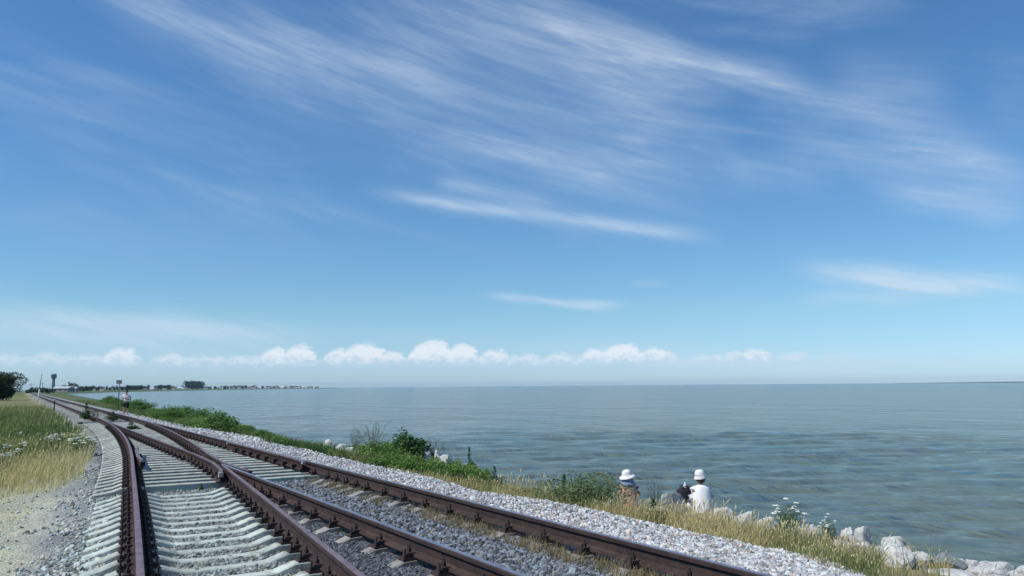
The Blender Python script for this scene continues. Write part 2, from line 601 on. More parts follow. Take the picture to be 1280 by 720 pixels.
def np_mesh(name, V, F, mats, cols=None, parent=None, smooth=False, loops=None):
    """V (n,3); F (m,k) all faces with k corners"""
    me = bpy.data.meshes.new(name)
    V = np.asarray(V, np.float32)
    F = np.asarray(F, np.int32)
    m, k = F.shape
    me.vertices.add(len(V))
    me.vertices.foreach_set('co', V.ravel())
    me.loops.add(m * k)
    me.loops.foreach_set('vertex_index', F.ravel())
    me.polygons.add(m)
    me.polygons.foreach_set('loop_start', np.arange(0, m * k, k, dtype=np.int32))
    me.polygons.foreach_set('loop_total', np.full(m, k, np.int32))
    me.polygons.foreach_set('use_smooth', np.full(m, smooth, bool))
    for mm in (mats if isinstance(mats, (list, tuple)) else [mats]):
        me.materials.append(mm)
    if cols is not None:
        ca = me.color_attributes.new('tint', 'FLOAT_COLOR', 'POINT')
        c4 = np.ones((len(V), 4), np.float32)
        c4[:, :3] = cols
        ca.data.foreach_set('color', c4.ravel())
    me.update(calc_edges=True)
    me.validate()
    return link(name, me, parent)


# ------------------------------------------------------------------ the lie of the land
SEA = -1.9
XR, XA = 5.03, 3.44                      # straight track: right and left rail
TOE, FROG = 47.0, 16.8
KC = 1.59 / (TOE - FROG) ** 2


def xB(y):
    """right rail of the diverging (left) track"""
    y = np.asarray(y, float)
    s = np.where(y > TOE, 0.0, np.where(y > FROG, KC * (TOE - y) ** 2, 1.59 + 0.0965 * (FROG - y) + 0.0004 * (FROG - y) ** 2))
    return XR - s


def xL(y):
    return xB(y) - 1.59


COAST = np.array([(-400, 16), (-30, 14.6), (0, 13.9), (8, 13.6), (30, 13.5), (60, 14.2), (100, 16), (160, 18), (270, 20), (530, 25), (780, 31),
                  (840, 55), (1000, 90), (1250, 170), (1700, 330), (2500, 760), (3330, 1180), (3600, 1240)], float)


def coast(y):
    return np.interp(y, COAST[:, 0], COAST[:, 1])


def gravel_edge(y):
    return np.interp(y, [3, 5.2, 6.6, 8, 9.5, 12, 14, 17, 21, 27, 29, 36, 45, 80], [6.75, 7.2, 7.6, 7.9, 8.1, 8.4, 7.9, 7.5, 7.5, 8.2, 7.3, 6.8, 6.9, 6.9])


def vnoise(x, y, s, seed=0):
    """cheap smooth value noise, vectorised, about -1..1"""
    x = np.asarray(x, float) / s + seed * 17.3
    y = np.asarray(y, float) / s - seed * 9.7
    xi, yi = np.floor(x), np.floor(y)
    fx, fy = x - xi, y - yi
    fx, fy = fx * fx * (3 - 2 * fx), fy * fy * (3 - 2 * fy)

    def h(a, b):
        t = np.sin(a * 127.1 + b * 311.7 + seed * 3.3) * 43758.5453
        return (t - np.floor(t)) * 2 - 1
    return (h(xi, yi) * (1 - fx) + h(xi + 1, yi) * fx) * (1 - fy) + (h(xi, yi + 1) * (1 - fx) + h(xi + 1, yi + 1) * fx) * fy


def ground_z(x, y):
    x = np.asarray(x, float)
    y = np.asarray(y, float)
    t = coast(y) + 0.5 * vnoise(x * 0, y, 3.0, 5) - x
    dl = xL(y) - x                                             # how far left of the left rail
    zl = np.interp(dl, [-0.3, 0.1, 0.5, 0.8, 1.6, 2.6, 5], [-0.300, -0.305, -0.335, -0.36, -0.47, -0.52, -0.52])
    zl = np.where((y > 15.3) & (y < 47.4), np.minimum(zl, -0.335), zl)
    far = np.clip((y - 47) / 25, 0, 1)
    zin = np.interp(x - xB(y), [0.0, 0.5], [-0.285, -0.262])
    zin = np.where((y < FROG) & (x > xB(y)), zin, -0.298)
    zin = np.where((y > 15.3) & (y < 47.4), -0.34, zin)
    main = np.clip((15.0 - y) / 4.5, 0, 1)
    zmain = np.interp(x - XA, [0.1, 0.5], [-0.275, -0.262])
    zin = np.where((x > XA) & (y < 16.0), -0.285 + main * (zmain + 0.285), zin)
    zr = np.interp(x - XR, [0.0, 0.35, 0.9, 2.4, 3.2, 6], [-0.285, -0.262, -0.30, -0.43, -0.56, -0.65])
    z = np.where(x < xL(y), zl, np.where(x < XR, zin, zr))
    zb = np.interp(t, [-40, -6, -1, 0.2, 1.3, 2.4, 3.4, 5.0, 6.2, 7.5, 9.0], [-6, -4, -2.7, -2.1, -1.45, -1.17, -1.03, -0.78, -0.42, 0.2, 1.0])
    zb2 = np.where(y > 3600, -4.0, zb)
    z = np.minimum(z, zb2)
    bump = 0.012 * vnoise(x, y, 0.35, 1) + 0.02 * vnoise(x, y, 1.3, 2)
    bump = bump * np.where((x > xL(y) - 0.9) & (x < XR + 0.3), 0.35, 1.0)
    verge = np.clip((dl - 2.2) / 4, 0, 1)
    bump = bump + verge * (0.10 * vnoise(x, y, 5, 3) + 0.05 * np.clip(dl / 20, 0, 3))
    return z + bump


def hit(px, py):
    """where the line of sight through a photo pixel meets the ground"""
    d = ray(px, py)
    t = np.geomspace(3.0, 900.0, 6000)
    P = EYE[None] + d[None] * t[:, None]
    below = P[:, 2] < ground_z(P[:, 0], P[:, 1])
    k = int(np.argmax(below)) if below.any() else len(t) - 1
    return P[k]


def polar_grid(angles, radii):
    A, Rr = np.meshgrid(angles, radii)
    X, Y = Rr * np.sin(A), Rr * np.cos(A)
    na, nr = len(angles), len(radii)
    i = np.arange(nr - 1)[:, None] * na + np.arange(na - 1)[None, :]
    F = np.stack([i, i + 1, i + na + 1, i + na], -1).reshape(-1, 4)[:, ::-1]
    return X.ravel(), Y.ravel(), F


ang = np.radians(np.concatenate([np.arange(-180, -12, 4.0), np.arange(-12, 78, 0.3), np.arange(78, 180.1, 4.0)]))
rad = [0.05]
while rad[-1] < 12000:
    rad.append(rad[-1] * (1.016 if rad[-1] > 4 else 1.06) + 0.005)
GX, GY, GF = polar_grid(ang, np.array(rad))
GZ = ground_z(GX, GY)

PAL = dict(grey=(0.30, 0.325, 0.32), light=(0.42, 0.425, 0.42), dark=(0.085, 0.095, 0.105), dirt=(0.50, 0.50, 0.32), sandy=(0.52, 0.52, 0.40),
           straw=(0.33, 0.29, 0.15), green=(0.10, 0.14, 0.045), bed=(0.12, 0.12, 0.09), mid=(0.22, 0.23, 0.23))
PAL = {k: np.array(v) for k, v in PAL.items()}


def sstep(a, b, v):
    t = np.clip((np.asarray(v, float) - a) / (b - a), 0, 1)
    return t * t * (3 - 2 * t)


def ground_colour(x, y):
    n1 = vnoise(x, y, 0.9, 11)
    n2 = vnoise(x, y, 3.1, 12)
    dl = xL(y) - x
    col = np.tile(PAL['grey'], (len(x), 1)).astype(float)

    def blend(name, wgt):
        nonlocal col
        col = col + (PAL[name] - col) * np.clip(wgt, 0, 1)[:, None]
    blend('mid', sstep(0.0, 0.1, -dl) * 0.6)
    blend('dark', (sstep(0.05, 0.3, x - xB(y)) * (1 - sstep(-0.2, 0.2, x - XA)) * (1 - sstep(15.5, 17, y))))
    blend('mid', sstep(0.0, 0.2, x - XA) * (1 - sstep(16, 18, y)) * 0.7)
    blend('light', sstep(0.05, 0.3, x - XR))
    blend('sandy', sstep(0.7, 1.4, dl + 0.35 * n1) * 0.85)
    blend('dirt', sstep(1.2, 2.0, dl + 0.6 * n1) * 0.75)
    blend('straw', sstep(1.2, 2.0, dl + 0.4 * n1) * sstep(17.5, 20, y + n2))
    blend('green', sstep(1.2, 2.0, dl + 0.4 * n1) * sstep(30, 38, y + 3 * n2) * 0.75)
    blend('straw', sstep(-0.05, 0.4, x - gravel_edge(y) + 0.25 * n1) * (1 - sstep(18, 26, y)))
    blend('green', sstep(0.0, 0.4, x - gravel_edge(y) + 0.25 * n1) * sstep(16, 22, y) * 0.9)
    blend('straw', sstep(52, 80, y) * sstep(0.35, 0.9, dl) * 0.5)
    blend('dark', ((y > 15.4) & (y < 47.3) & (dl < 0.7) & (x < XR + 0.4)) * 0.7)  # shade between the long bearers, put into the ground colour
    blend('mid', sstep(47, 60, y) * (1 - sstep(0.5, 0.9, np.abs(x - 4.23) - 0.8)) * 0.5)
    blend('green', sstep(180, 400, y) * (np.abs(x - 4.2) > 3) * 0.7)
    blend('bed', sstep(-1.2, -1.7, ground_z(x, y)))
    return col * (1 + 0.10 * n1 + 0.08 * n2)[:, None]


def ground_material():
    k = NB('ground_gravel_soil')
    c = k.attr('tint')
    v = k.pos()
    vor = k.voro(v, 26, 'F1', 1)
    b = k.n.new('ShaderNodeRGBToBW')
    k.l.new(vor, b.inputs[0])
    g = k.mr(b.outputs[0], 0.1, 0.9, 0.68, 1.3)
    mul = k.n.new('ShaderNodeVectorMath')
    mul.operation = 'SCALE'
    k.l.new(c, mul.inputs[0])
    k.l.new(g, mul.inputs['Scale'])
    edge = k.voro(v, 26, 'DISTANCE_TO_EDGE')
    e = k.mr(edge, 0.0, 0.18, 0.68, 1.0)
    mul2 = k.n.new('ShaderNodeVectorMath')
    mul2.operation = 'SCALE'
    k.l.new(mul.outputs[0], mul2.inputs[0])
    k.l.new(e, mul2.inputs['Scale'])
    h = k.math('ADD', k.mr(edge, 0.0, 0.25), k.noise(v, 60, 4, 0.6))
    return k.set(base=mul2.outputs[0], rough=0.95, normal=k.bump(h, 0.7, 0.02), spec=0.2)


M['ground'] = ground_material()
ground = np_mesh('ground', np.stack([GX, GY, GZ], 1), GF, M['ground'], ground_colour(GX, GY), smooth=True)
tag(ground, kind='structure')

# ------------------------------------------------------------------ sea
wang = np.radians(np.concatenate([np.arange(-180, -9, 4.0), np.arange(-9, 76, 0.11), np.arange(76, 180.1, 4.0)]))
wr = [5.0]
while wr[-1] < 40000:
    k_ = 1.0058 if wr[-1] < 60 else (1.012 if wr[-1] < 300 else 1.06)
    wr.append(wr[-1] * k_)
wr = np.array(wr)
WX, WY, WF = polar_grid(wang, wr)
WR = np.hypot(WX, WY)
spacing = np.where(WR < 60, WR * 0.0062, np.where(WR < 300, WR * 0.0125, WR))
WZ = np.zeros_like(WX)
wind = math.atan2(-0.86, -0.35) 
for i in range(46):
    lam = 0.45 * (1.075 ** i)
    a = wind + RNG.normal(0, 0.32)
    kx, ky = 2 * math.pi / lam * math.cos(a), 2 * math.pi / lam * math.sin(a)
    amp = 0.0085 * lam ** (0.9 if lam < 1.2 else 0.45) * RNG.uniform(0.6, 1.3) * (1.0 if lam < 3 else (3 / lam) ** 1.6)
    ph = kx * WX + ky * WY + RNG.uniform(0, 6.28)
    gate = np.clip((lam / spacing - 3.0) / 3.0, 0, 1)
    WZ += gate * amp * (np.sin(ph) + 0.22 * np.sin(2 * ph + 1.2))
WZ *= (0.85 + 0.5 * vnoise(WX, WY, 14, 21))


def water_material():
    k = NB('sea_water')
    v = k.pos((1.0, 1.0, 1.0))
    ro = k.n.new('ShaderNodeMapping')
    ro.inputs['Rotation'].default_value = (0, 0, -wind)
    ro.inputs['Scale'].default_value = (1.0, 0.34, 1.0)
    k.l.new(v, ro.inputs[0])
    vv = ro.outputs[0]
    n1 = k.noise(vv, 4.2, 5, 0.68, dist=0.6)
    n2 = k.noise(vv, 0.42, 4, 0.6, dist=0.5)
    n3 = k.noise(vv, 0.05, 4, 0.6)
    n4 = k.noise(vv, 0.11, 4, 0.62, dist=0.4)
    n5 = k.noise(vv, 1.3, 4, 0.62, dist=0.5)
    h = k.math('ADD', k.math('MULTIPLY', n1, 0.34), k.math('MULTIPLY', n2, 2.0))
    h = k.math('ADD', h, k.math('MULTIPLY', n4, 6.5))
    h = k.math('ADD', h, k.math('MULTIPLY', n5, 0.7))
    patch = k.mr(k.noise(vv, 0.16, 4, 0.6), 0.42, 0.66)
    c = k.mix(patch, (0.100, 0.155, 0.145), (0.126, 0.152, 0.115))
    c = k.mix(k.mr(n3, 0.4, 0.6), c, k.mix(0.5, c, (0.09, 0.125, 0.115)))
    nrm = k.bump(h, 1.0, 0.5)
    return k.set(base=c, rough=0.12, ior=1.333, spec=0.42, normal=nrm)


M['water'] = water_material()
sea = np_mesh('sea_water', np.stack([WX, WY, SEA + WZ], 1), WF, M['water'], smooth=True)
tag(sea, kind='structure')

# low spit of land on the far right horizon
mb = MB()
prev = None
pts = [(1120, 0.6), (1150, 2.5), (1180, 4), (1230, 6), (1290, 7), (1360, 8)]
vs, fs = [], []
for px, hz in pts:
    a = along(px, 5600, SEA - 1)
    b = along(px, 5750, SEA + hz)
    c = along(px, 7500, SEA + hz)
    d = along(px, 7600, SEA - 1)
    vs += [a, b, c, d]
for i in range(len(pts) - 1):
    for j in range(3):
        fs.append((i * 4 + j, i * 4 + 4 + j, i * 4 + 5 + j, i * 4 + 1 + j))
mb.add(vs, fs)
M['spit'] = mat_worn('far_shore_scrub', (0.08, 0.09, 0.06), (0.16, 0.15, 0.11), 0.9, 0.02)
tag(mb.build('far_shore', M['spit']), kind='structure')

# ------------------------------------------------------------------ rails
RP = [(-0.075, -0.18), (-0.075, -0.169), (-0.022, -0.152), (-0.009, -0.138), (-0.009, -0.058), (-0.036, -0.042), (-0.0375, -0.012), (-0.030, -0.002),
      (-0.015, 0.0), (0.015, 0.0), (0.030, -0.002), (0.0375, -0.012), (0.036, -0.042), (0.009, -0.058), (0.009, -0.138), (0.022, -0.152), (0.075, -0.169), (0.075, -0.18)]
TOPF = {7, 8, 9}


def sweep(path, dz=0.0, prof=RP, topf=TOPF, widths=None):
    """extrude the rail section along a list of (x, y)"""
    mb = MB()
    P = np.array(path, float)
    n = len(prof)
    vs, fs, mi = [], [], []
    for i in range(len(P)):
        t = P[min(i + 1, len(P) - 1)] - P[max(i - 1, 0)]
        t = t / np.linalg.norm(t)
        nx, ny = t[1], -t[0]
        wd = 1.0 if widths is None else widths[i]
        for px, pz in prof:
            vs.append((P[i, 0] + nx * px * wd, P[i, 1] + ny * px * wd, pz + dz))
    for i in range(len(P) - 1):
        for j in range(n):
            j2 = (j + 1) % n
            fs.append((i * n + j, (i + 1) * n + j, (i + 1) * n + j2, i * n + j2))
            mi.append(1 if j in topf else 0)
    fs.append(tuple(range(n)))
    mi.append(0)
    fs.append(tuple((len(P) - 1) * n + j for j in range(n))[::-1])
    mi.append(0)
    mb.v, mb.f, mb.mi = vs, fs, mi
    return mb


def yl(a, b, step):
    return np.append(np.arange(a, b, step), b)


FAR_Y = 620.0
ys = np.concatenate([yl(-9, 60, 2.0), yl(80, FAR_Y, 60)])
rR = sweep([(XR, y) for y in ys]).build('rail', [M['rust'], M['steel_top']])
tag(rR, 'rusty straight rail beside the pale gravel, nearest the sea', 'rail', 'rails of the junction')
ys = np.concatenate([yl(-9, FROG, 1.6)[:-1], yl(FROG, TOE, 1.2), yl(60, FAR_Y, 60)])
rL = sweep([(float(xL(y)), y) for y in ys]).build('rail', [M['rust_dark'], M['steel_rusty_top']])
tag(rL, 'dark curved outer rail of the diverging track, next to the grassy verge', 'rail', 'rails of the junction')
# straight inner rail beyond the frog (switch blade) bending into the left wing
ys = yl(18.3, 46.6, 1.4)
path = [(float(xB(y)) - 0.118 - (0.05 if y < 15.2 else 0) - 0.004 * max(0, 15.8 - y) * 10, y) for y in (15.0, 15.6, 16.4, 17.2)] + [(XA + 0.0, y) for y in ys[1:]]
wd = [1.0] * (len(path) - 3) + [0.8, 0.5, 0.25]
rA1 = sweep(path, -0.002, widths=wd).build('rail', [M['rust'], M['steel_rusty_top']])
tag(rA1, 'straight inner rail that bends and stops in a flared end at the crossing', 'rail', 'rails of the junction')
mbt = MB()
fx, fy = path[0]
mbt.box(fx - 0.041, fx + 0.041, fy - 0.09, fy - 0.003, -0.075, 0.004, taper=0.006)
mbt.build('flared_tip', M['steel_pale'], rA1)
path = [(XA + 0.118 + 0.05, 15.1), (XA + 0.122, 15.7), (XA + 0.118, 16.4), (XA + 0.115, 17.2)] + [(float(xB(y)), y) for y in ys[1:]]
rB1 = sweep(path, -0.004, widths=wd).build('rail', [M['rust'], M['steel_rusty_top']])
tag(rB1, 'curved inner rail running from the sea side rail in to the crossing', 'rail', 'rails of the junction')
rA2 = sweep([(XA, y) for y in yl(-9, 16.3, 1.6)] + [(XA, 16.75)], 0.0, widths=[1.0] * len(yl(-9, 16.3, 1.6)) + [0.4]).build('rail', [M['rust'], M['steel_top']])
tag(rA2, 'blue grey topped rail of the main track, in front of the crossing', 'rail', 'rails of the junction')
pb = [(float(xB(y)), y) for y in yl(-9, 16.1, 1.6)]
rB2 = sweep(pb + [(float(xB(16.65)) - 0.0, 16.65)], -0.003, widths=[1.0] * len(pb) + [0.4]).build('rail', [M['rust'], M['steel_rusty_top']])
tag(rB2, 'brownish rail of the diverging track beside the dark ballast wedge', 'rail', 'rails of the junction')

# check rails (angle section) inside the two outer rails
CP = [(-0.055, -0.17), (-0.055, -0.15), (-0.012, -0.13), (-0.012, -0.045), (-0.034, -0.03), (-0.036, 0.012), (-0.030, 0.02), (0.030, 0.02), (0.036, 0.012), (0.034, -0.03), (0.012, -0.045),
      (0.012, -0.13), (0.055, -0.15), (0.055, -0.17)]


def check_rail(xf, sgn, y0, y1, label):
    ys = [y0, y0 + 0.25, y0 + 0.9, (y0 + y1) / 2, y1 - 0.9, y1 - 0.25, y1]
    off = [0.17, 0.15, 0.122, 0.122, 0.122, 0.15, 0.17]
    pth = [(float(xf(y)) + sgn * o, y) for y, o in zip(ys, off)]
    o = sweep(pth, 0.004, CP, {5, 6, 7}).build('check_rail', [M['rust_dark'], M['steel_rusty_top']])
    tag(o, label, 'check rail', 'check rails')
    for (px, py), s in ((pth[0], -1), (pth[-1], 1)):
        b = MB()
        y_a, y_b = (py - 0.10, py - 0.003) if s < 0 else (py + 0.003, py + 0.10)
        b.box(px - 0.034, px + 0.034, y_a, y_b, -0.035, 0.024, taper=0.008)
        b.build('pale_tip', M['steel_pale'], o)
    for yy in np.arange(y0 + 0.5, y1 - 0.3, 0.75):
        b = MB()
        xx = float(np.interp(yy, ys, [p[0] for p in pth])) + sgn * 0.03
        b.box(xx - 0.05 if sgn > 0 else xx - 0.09, xx + 0.09 if sgn > 0 else xx + 0.05, yy - 0.05, yy + 0.05, -0.165, -0.075, taper=0.01)
        b.build('support_bracket', M['fasten'], o)
    return o


check_rail(lambda y: XR, -1, 16.1, 22.9, 'long dark check rail with pale ends beside the sea side rail')
check_rail(xL, 1, 18.6, 22.4, 'short dark check rail with pale tips beside the curved outer rail')
# bolted joint on the curved outer rail
yj = float(at(163, 606, -0.05)[1])
j = MB()
for s in (-1, 1):
    j.box(float(xL(yj)) + (s * 0.012 if s > 0 else -0.045), float(xL(yj)) + (0.045 if s > 0 else -0.012), yj - 0.3, yj + 0.3, -0.135, -0.05, taper=0.008)
    for q in (-0.2, -0.08, 0.08, 0.2):
        j.tube([(float(xL(yj)) + s * 0.04, yj + q, -0.095), (float(xL(yj)) + s * 0.075, yj + q, -0.095)], 0.016, 6)
j.build('fishplate', M['fasten'], rL)
# throw rods between the blades at the toe of the switch
rod = empty('switch_rod', (4.23, 46.2, -0.2))
b = MB()
b.tube([(-1.7, 0, 0.0), (1.0, 0, 0.0)], 0.02, 8)
b.tube([(-0.78, 0.5, 0.01), (0.78, 0.5, 0.01)], 0.018, 8)
b.build('rod', M['grey_metal'], rod)
b = MB()
b.box(-1.75, -1.55, -0.12, 0.12, -0.06, 0.05, taper=0.02)
b.build('crank_box', M['dark_metal'], rod)
tag(rod, 'thin steel throw rod joining the switch blades of the points', 'switch rod')


# ------------------------------------------------------------------ sleepers and fastenings
def fastening():
    """base plate, clips and bolts that hold one rail: origin under the rail centre at z = -0.18"""
    b = MB()
    b.box(-0.185, 0.185, -0.08, 0.08, -0.022, -0.002, taper=0.004)
    for s in (-1, 1):
        b.box(s * 0.105 - 0.028, s * 0.105 + 0.028, -0.07, 0.07, -0.002, 0.045, taper=0.006)
        b.box(s * 0.072 - 0.03, s * 0.072 + 0.03, -0.04, 0.04, 0.013, 0.034, taper=0.006)
        b.tube([(s * 0.088, 0, 0.03), (s * 0.088, 0, 0.112)], 0.011, 6)
        b.tube([(s * 0.088, 0, 0.045), (s * 0.088, 0, 0.078)], 0.024, 6)
        for q in (-0.05,):
            b.tube([(s * 0.155, q, 0.0), (s * 0.155, q, 0.085)], 0.010, 6)
            b.tube([(s * 0.155, q, 0.005), (s * 0.155, q, 0.03)], 0.022, 6)
    return b


def sleeper_mesh(stations, wtop=0.085, wbot=0.12, zb=-0.43):
    """stations: (x, ztop) along the length; trapezoid section"""
    b = MB()
    vs, fs = [], []
    for x, zt in stations:
        vs += [(x, -wbot, zb), (x, -wtop - 0.004, zt - 0.012), (x, -wtop + 0.01, zt), (x, wtop - 0.01, zt), (x, wtop + 0.004, zt - 0.012), (x, wbot, zb)]
    for i in range(len(stations) - 1):
        for k in range(6):
            k2 = (k + 1) % 6
            fs.append((i * 6 + k, i * 6 + k2, (i + 1) * 6 + k2, (i + 1) * 6 + k))
    fs.append(tuple(range(6))[::-1])
    fs.append(tuple((len(stations) - 1) * 6 + k for k in range(6)))
    return b.add(vs, [f[::-1] for f in fs])


SEAT = -0.2035
WAVY = [(-1.35, -0.335), (-1.32, -0.315), (-1.12, -0.262), (-0.98, -0.212), (-0.9, SEAT), (-0.64, SEAT), (-0.58, SEAT - 0.004), (-0.40, -0.268), (-0.28, -0.276),
        (0.28, -0.276), (0.40, -0.268), (0.58, SEAT - 0.004), (0.64, SEAT), (0.9, SEAT), (0.98, -0.212), (1.12, -0.262), (1.32, -0.315), (1.35, -0.335)]
fast_data = fastening().build('rail_fastening', M['fasten'])
FD = fast_data.data
bpy.data.objects.remove(fast_data)
wavy_me = {}
for key in ('concrete', 'concrete_dirty'):
    t_ = sleeper_mesh(WAVY).build('sleeper', M[key])
    wavy_me[key] = t_.data
    bpy.data.objects.remove(t_)
SLEEP = []                                  # (x0, x1, y, top function id) for the ballast scatter


def add_fasten(o, xs):
    for x in xs:
        f_ = link('rail_fastening', FD, o)
        f_.location = (x, 0, -0.18)


def put_sleeper(cx, y, key, label, group, fast=True, rz=0.0):
    o = link('concrete_sleeper', wavy_me[key])
    o.location = (cx, y, random.uniform(-0.006, 0.0))
    o.rotation_euler = (random.uniform(-0.01, 0.01), 0, rz + random.uniform(-0.012, 0.012))
    tag(o, label, 'sleeper', group)
    if fast:
        add_fasten(o, (-0.795, 0.795))
    SLEEP.append((cx - 1.3, cx + 1.3, y, 'w'))
    return o


y = 2.0
while y < 15.0:
    put_sleeper(float(xL(y)) + 0.795, y, 'concrete', 'pale concrete sleeper with raised rail seats under the left diverging track', 'raised-seat sleepers of the left track')
    y += 0.5
y = 2.25
while y < 15.0:
    put_sleeper(XA + 0.795, y, 'concrete_dirty', 'half buried sleeper of the right hand main track, only its raised seats showing', 'half buried sleepers of the main track')
    y += 0.5 if y > 12.0 else 0.75
FLAT_OUT = -0.2035
y = 15.55
while y < 47.2:
    x0, x1 = float(xL(y)) - 0.62, XR + 0.60
    xc = (x0 + x1) / 2
    h = (x1 - x0) / 2
    o = sleeper_mesh([(-h, -0.32), (-h + 0.02, -0.30), (-h + 0.30, -0.255), (-h + 0.44, FLAT_OUT), (h - 0.40, FLAT_OUT), (h - 0.02, -0.26), (h, -0.3)], 0.088, 0.115).build('long_bearer', M['concrete_flat'])
    o.location = (xc, y, random.uniform(-0.005, 0))
    o.rotation_euler = (0, 0, random.uniform(-0.006, 0.006))
    tag(o, 'long flat concrete bearer under the switch, spanning both converging tracks', 'sleeper', 'long bearers under the switch')
    if y < 40:
        xs = [float(xL(y)), XA, float(xB(y)), XR]
        if abs(xs[1] - xs[2]) < 0.35:
            xs = [xs[0], (xs[1] + xs[2]) / 2 - 0.1, (xs[1] + xs[2]) / 2 + 0.1, xs[3]]
        add_fasten(o, [x - xc for x in xs])
    SLEEP.append((x0, x1, y, 'f'))
    y += 0.62
y = 47.75
while y < 110:
    put_sleeper(4.235, y, 'concrete_dirty', 'sleeper of the single track running on beyond the switch towards the town', 'sleepers of the far single track', y < 60)
    y += 0.56

# ------------------------------------------------------------------ ballast stones
phi = (1 + 5 ** 0.5) / 2
ICO = np.array([(-1, phi, 0), (1, phi, 0), (-1, -phi, 0), (1, -phi, 0), (0, -1, phi), (0, 1, phi), (0, -1, -phi), (0, 1, -phi), (phi, 0, -1), (phi, 0, 1), (-phi, 0, -1), (-phi, 0, 1)], float)
ICO /= np.linalg.norm(ICO[0])
ICF = np.array([(0, 11, 5), (0, 5, 1), (0, 1, 7), (0, 7, 10), (0, 10, 11), (1, 5, 9), (5, 11, 4), (11, 10, 2), (10, 7, 6), (7, 1, 8), (3, 9, 4), (3, 4, 2), (3, 2, 6), (3, 6, 8), (3, 8, 9),
                (4, 9, 5), (2, 4, 11), (6, 2, 10), (8, 6, 7), (9, 8, 1)])


def rot_mats(n):
    q = RNG.normal(size=(n, 4))
    q /= np.linalg.norm(q, axis=1)[:, None]
    a, b, c, d = q.T
    return np.stack([np.stack([1 - 2 * (c * c + d * d), 2 * (b * c - a * d), 2 * (b * d + a * c)], -1),
                     np.stack([2 * (b * c + a * d), 1 - 2 * (b * b + d * d), 2 * (c * d - a * b)], -1),
                     np.stack([2 * (b * d - a * c), 2 * (c * d + a * b), 1 - 2 * (b * b + c * c)], -1)], 1)


def stones(name, x, y, size, cols, lift=0.25):
    n = len(x)
    V = ICO[None] * (1 + RNG.uniform(-0.34, 0.22, (n, 12, 1))) * RNG.uniform(0.62, 1.25, (n, 1, 3))
    V = np.einsum('nij,nkj->nki', rot_mats(n), V) * size[:, None, None]
    V[:, :, 2] *= 0.85
    V[:, :, 0] += x[:, None]
    V[:, :, 1] += y[:, None]
    V[:, :, 2] += (ground_z(x, y) + size * lift)[:, None]
    F = ICF[None] + (np.arange(n) * 12)[:, None, None]
    o = np_mesh(name, V.reshape(-1, 3), F.reshape(-1, 3), M['stone'], np.repeat(cols, 12, axis=0))
    tag(o, kind='stuff')
    return o


def near_rail_dust(cols, x, y, amt=0.8):
    d = np.minimum.reduce([np.abs(x - XR), np.abs(x - XA), np.abs(x - xL(y)), np.abs(x - xB(y))])
    f = (np.exp(-(d / 0.33) ** 2) * amt * RNG.uniform(0.2, 1.0, len(x)))[:, None]
    odd = (RNG.uniform(0, 1, len(x)) < 0.12)[:, None]
    cols = np.where(odd, cols * np.array([1.15, 0.95, 0.78])[None], cols)
    return cols * (1 - f) + cols * np.array([0.78, 0.52, 0.38])[None] * f


def mixed_size(n, lo, hi):
    return lo + (hi - lo) * RNG.beta(1.3, 2.6, n)


def scatter(n, xlo, xhi, ylo, yhi, falloff=1.6):
    """n points, denser nearer the camera"""
    u = RNG.uniform(0, 1, n)
    p = 1 - falloff
    yy = (ylo ** p + u * (yhi ** p - ylo ** p)) ** (1 / p)
    t = RNG.uniform(0, 1, n)
    lo = xlo(yy) if callable(xlo) else xlo
    hi = xhi(yy) if callable(xhi) else xhi
    return lo + (hi - lo) * t, yy


def clear_of_track(x, y, keep=0.05):
    ok = np.ones(len(x), bool)
    for xr_ in (XR + 0 * y, XA + 0 * y, xL(y), xB(y)):
        ok &= np.abs(x - xr_) > 0.085
    on = np.zeros(len(x), bool)
    for x0, x1, ys_, kind in SLEEP:
        c = (x0 + x1) / 2
        near = (np.abs(y - ys_) < (0.10 if kind == 'w' else 0.125)) & (x > x0) & (x < x1)
        if kind == 'w':
            near &= ground_z(x, y) < np.interp(np.abs(x - c), [0, 0.4, 0.55, 0.95, 1.12, 1.35], [-0.272, -0.268, -0.205, -0.205, -0.262, -0.33]) + 0.006
        on |= near
    return ok & (~on | (RNG.uniform(0, 1, len(x)) < keep))


def tone(n, base, sat=0.04, lo=0.6, hi=1.3):
    c = np.array(base)[None] * RNG.uniform(lo, hi, (n, 1)) * (1 + RNG.normal(0, sat * 0.4, (n, 3)))
    return np.clip(c, 0.01, 0.9)


# pale gravel on the sea side shoulder
x, y = scatter(30000, XR + 0.12, lambda y: gravel_edge(y) + 0.22 + 0.25 * vnoise(y * 0, y, 1.1, 31), 3.6, 75, 1.75)
s = mixed_size(len(x), 0.014, 0.046) * (1 + np.clip((y - 14) / 40, 0, 1.2))
stones('pale_gravel', x, y, s, near_rail_dust(tone(len(x), (0.49, 0.50, 0.50), 0.05, 0.40, 1.40), x, y, 0.7))
# gravel fan that spreads to the water between the plants
x, y = scatter(8000, 6.8, lambda y: coast(y) - 1.2, 26.0, 46.0, 1.2)
k = np.abs(y - 34.5) < 5.6 - 0.5 * (x - 7)
x, y = x[k], y[k]
stones('pale_gravel', x, y, RNG.uniform(0.03, 0.085, len(x)), tone(len(x), (0.48, 0.49, 0.48), 0.03, 0.5, 1.35))
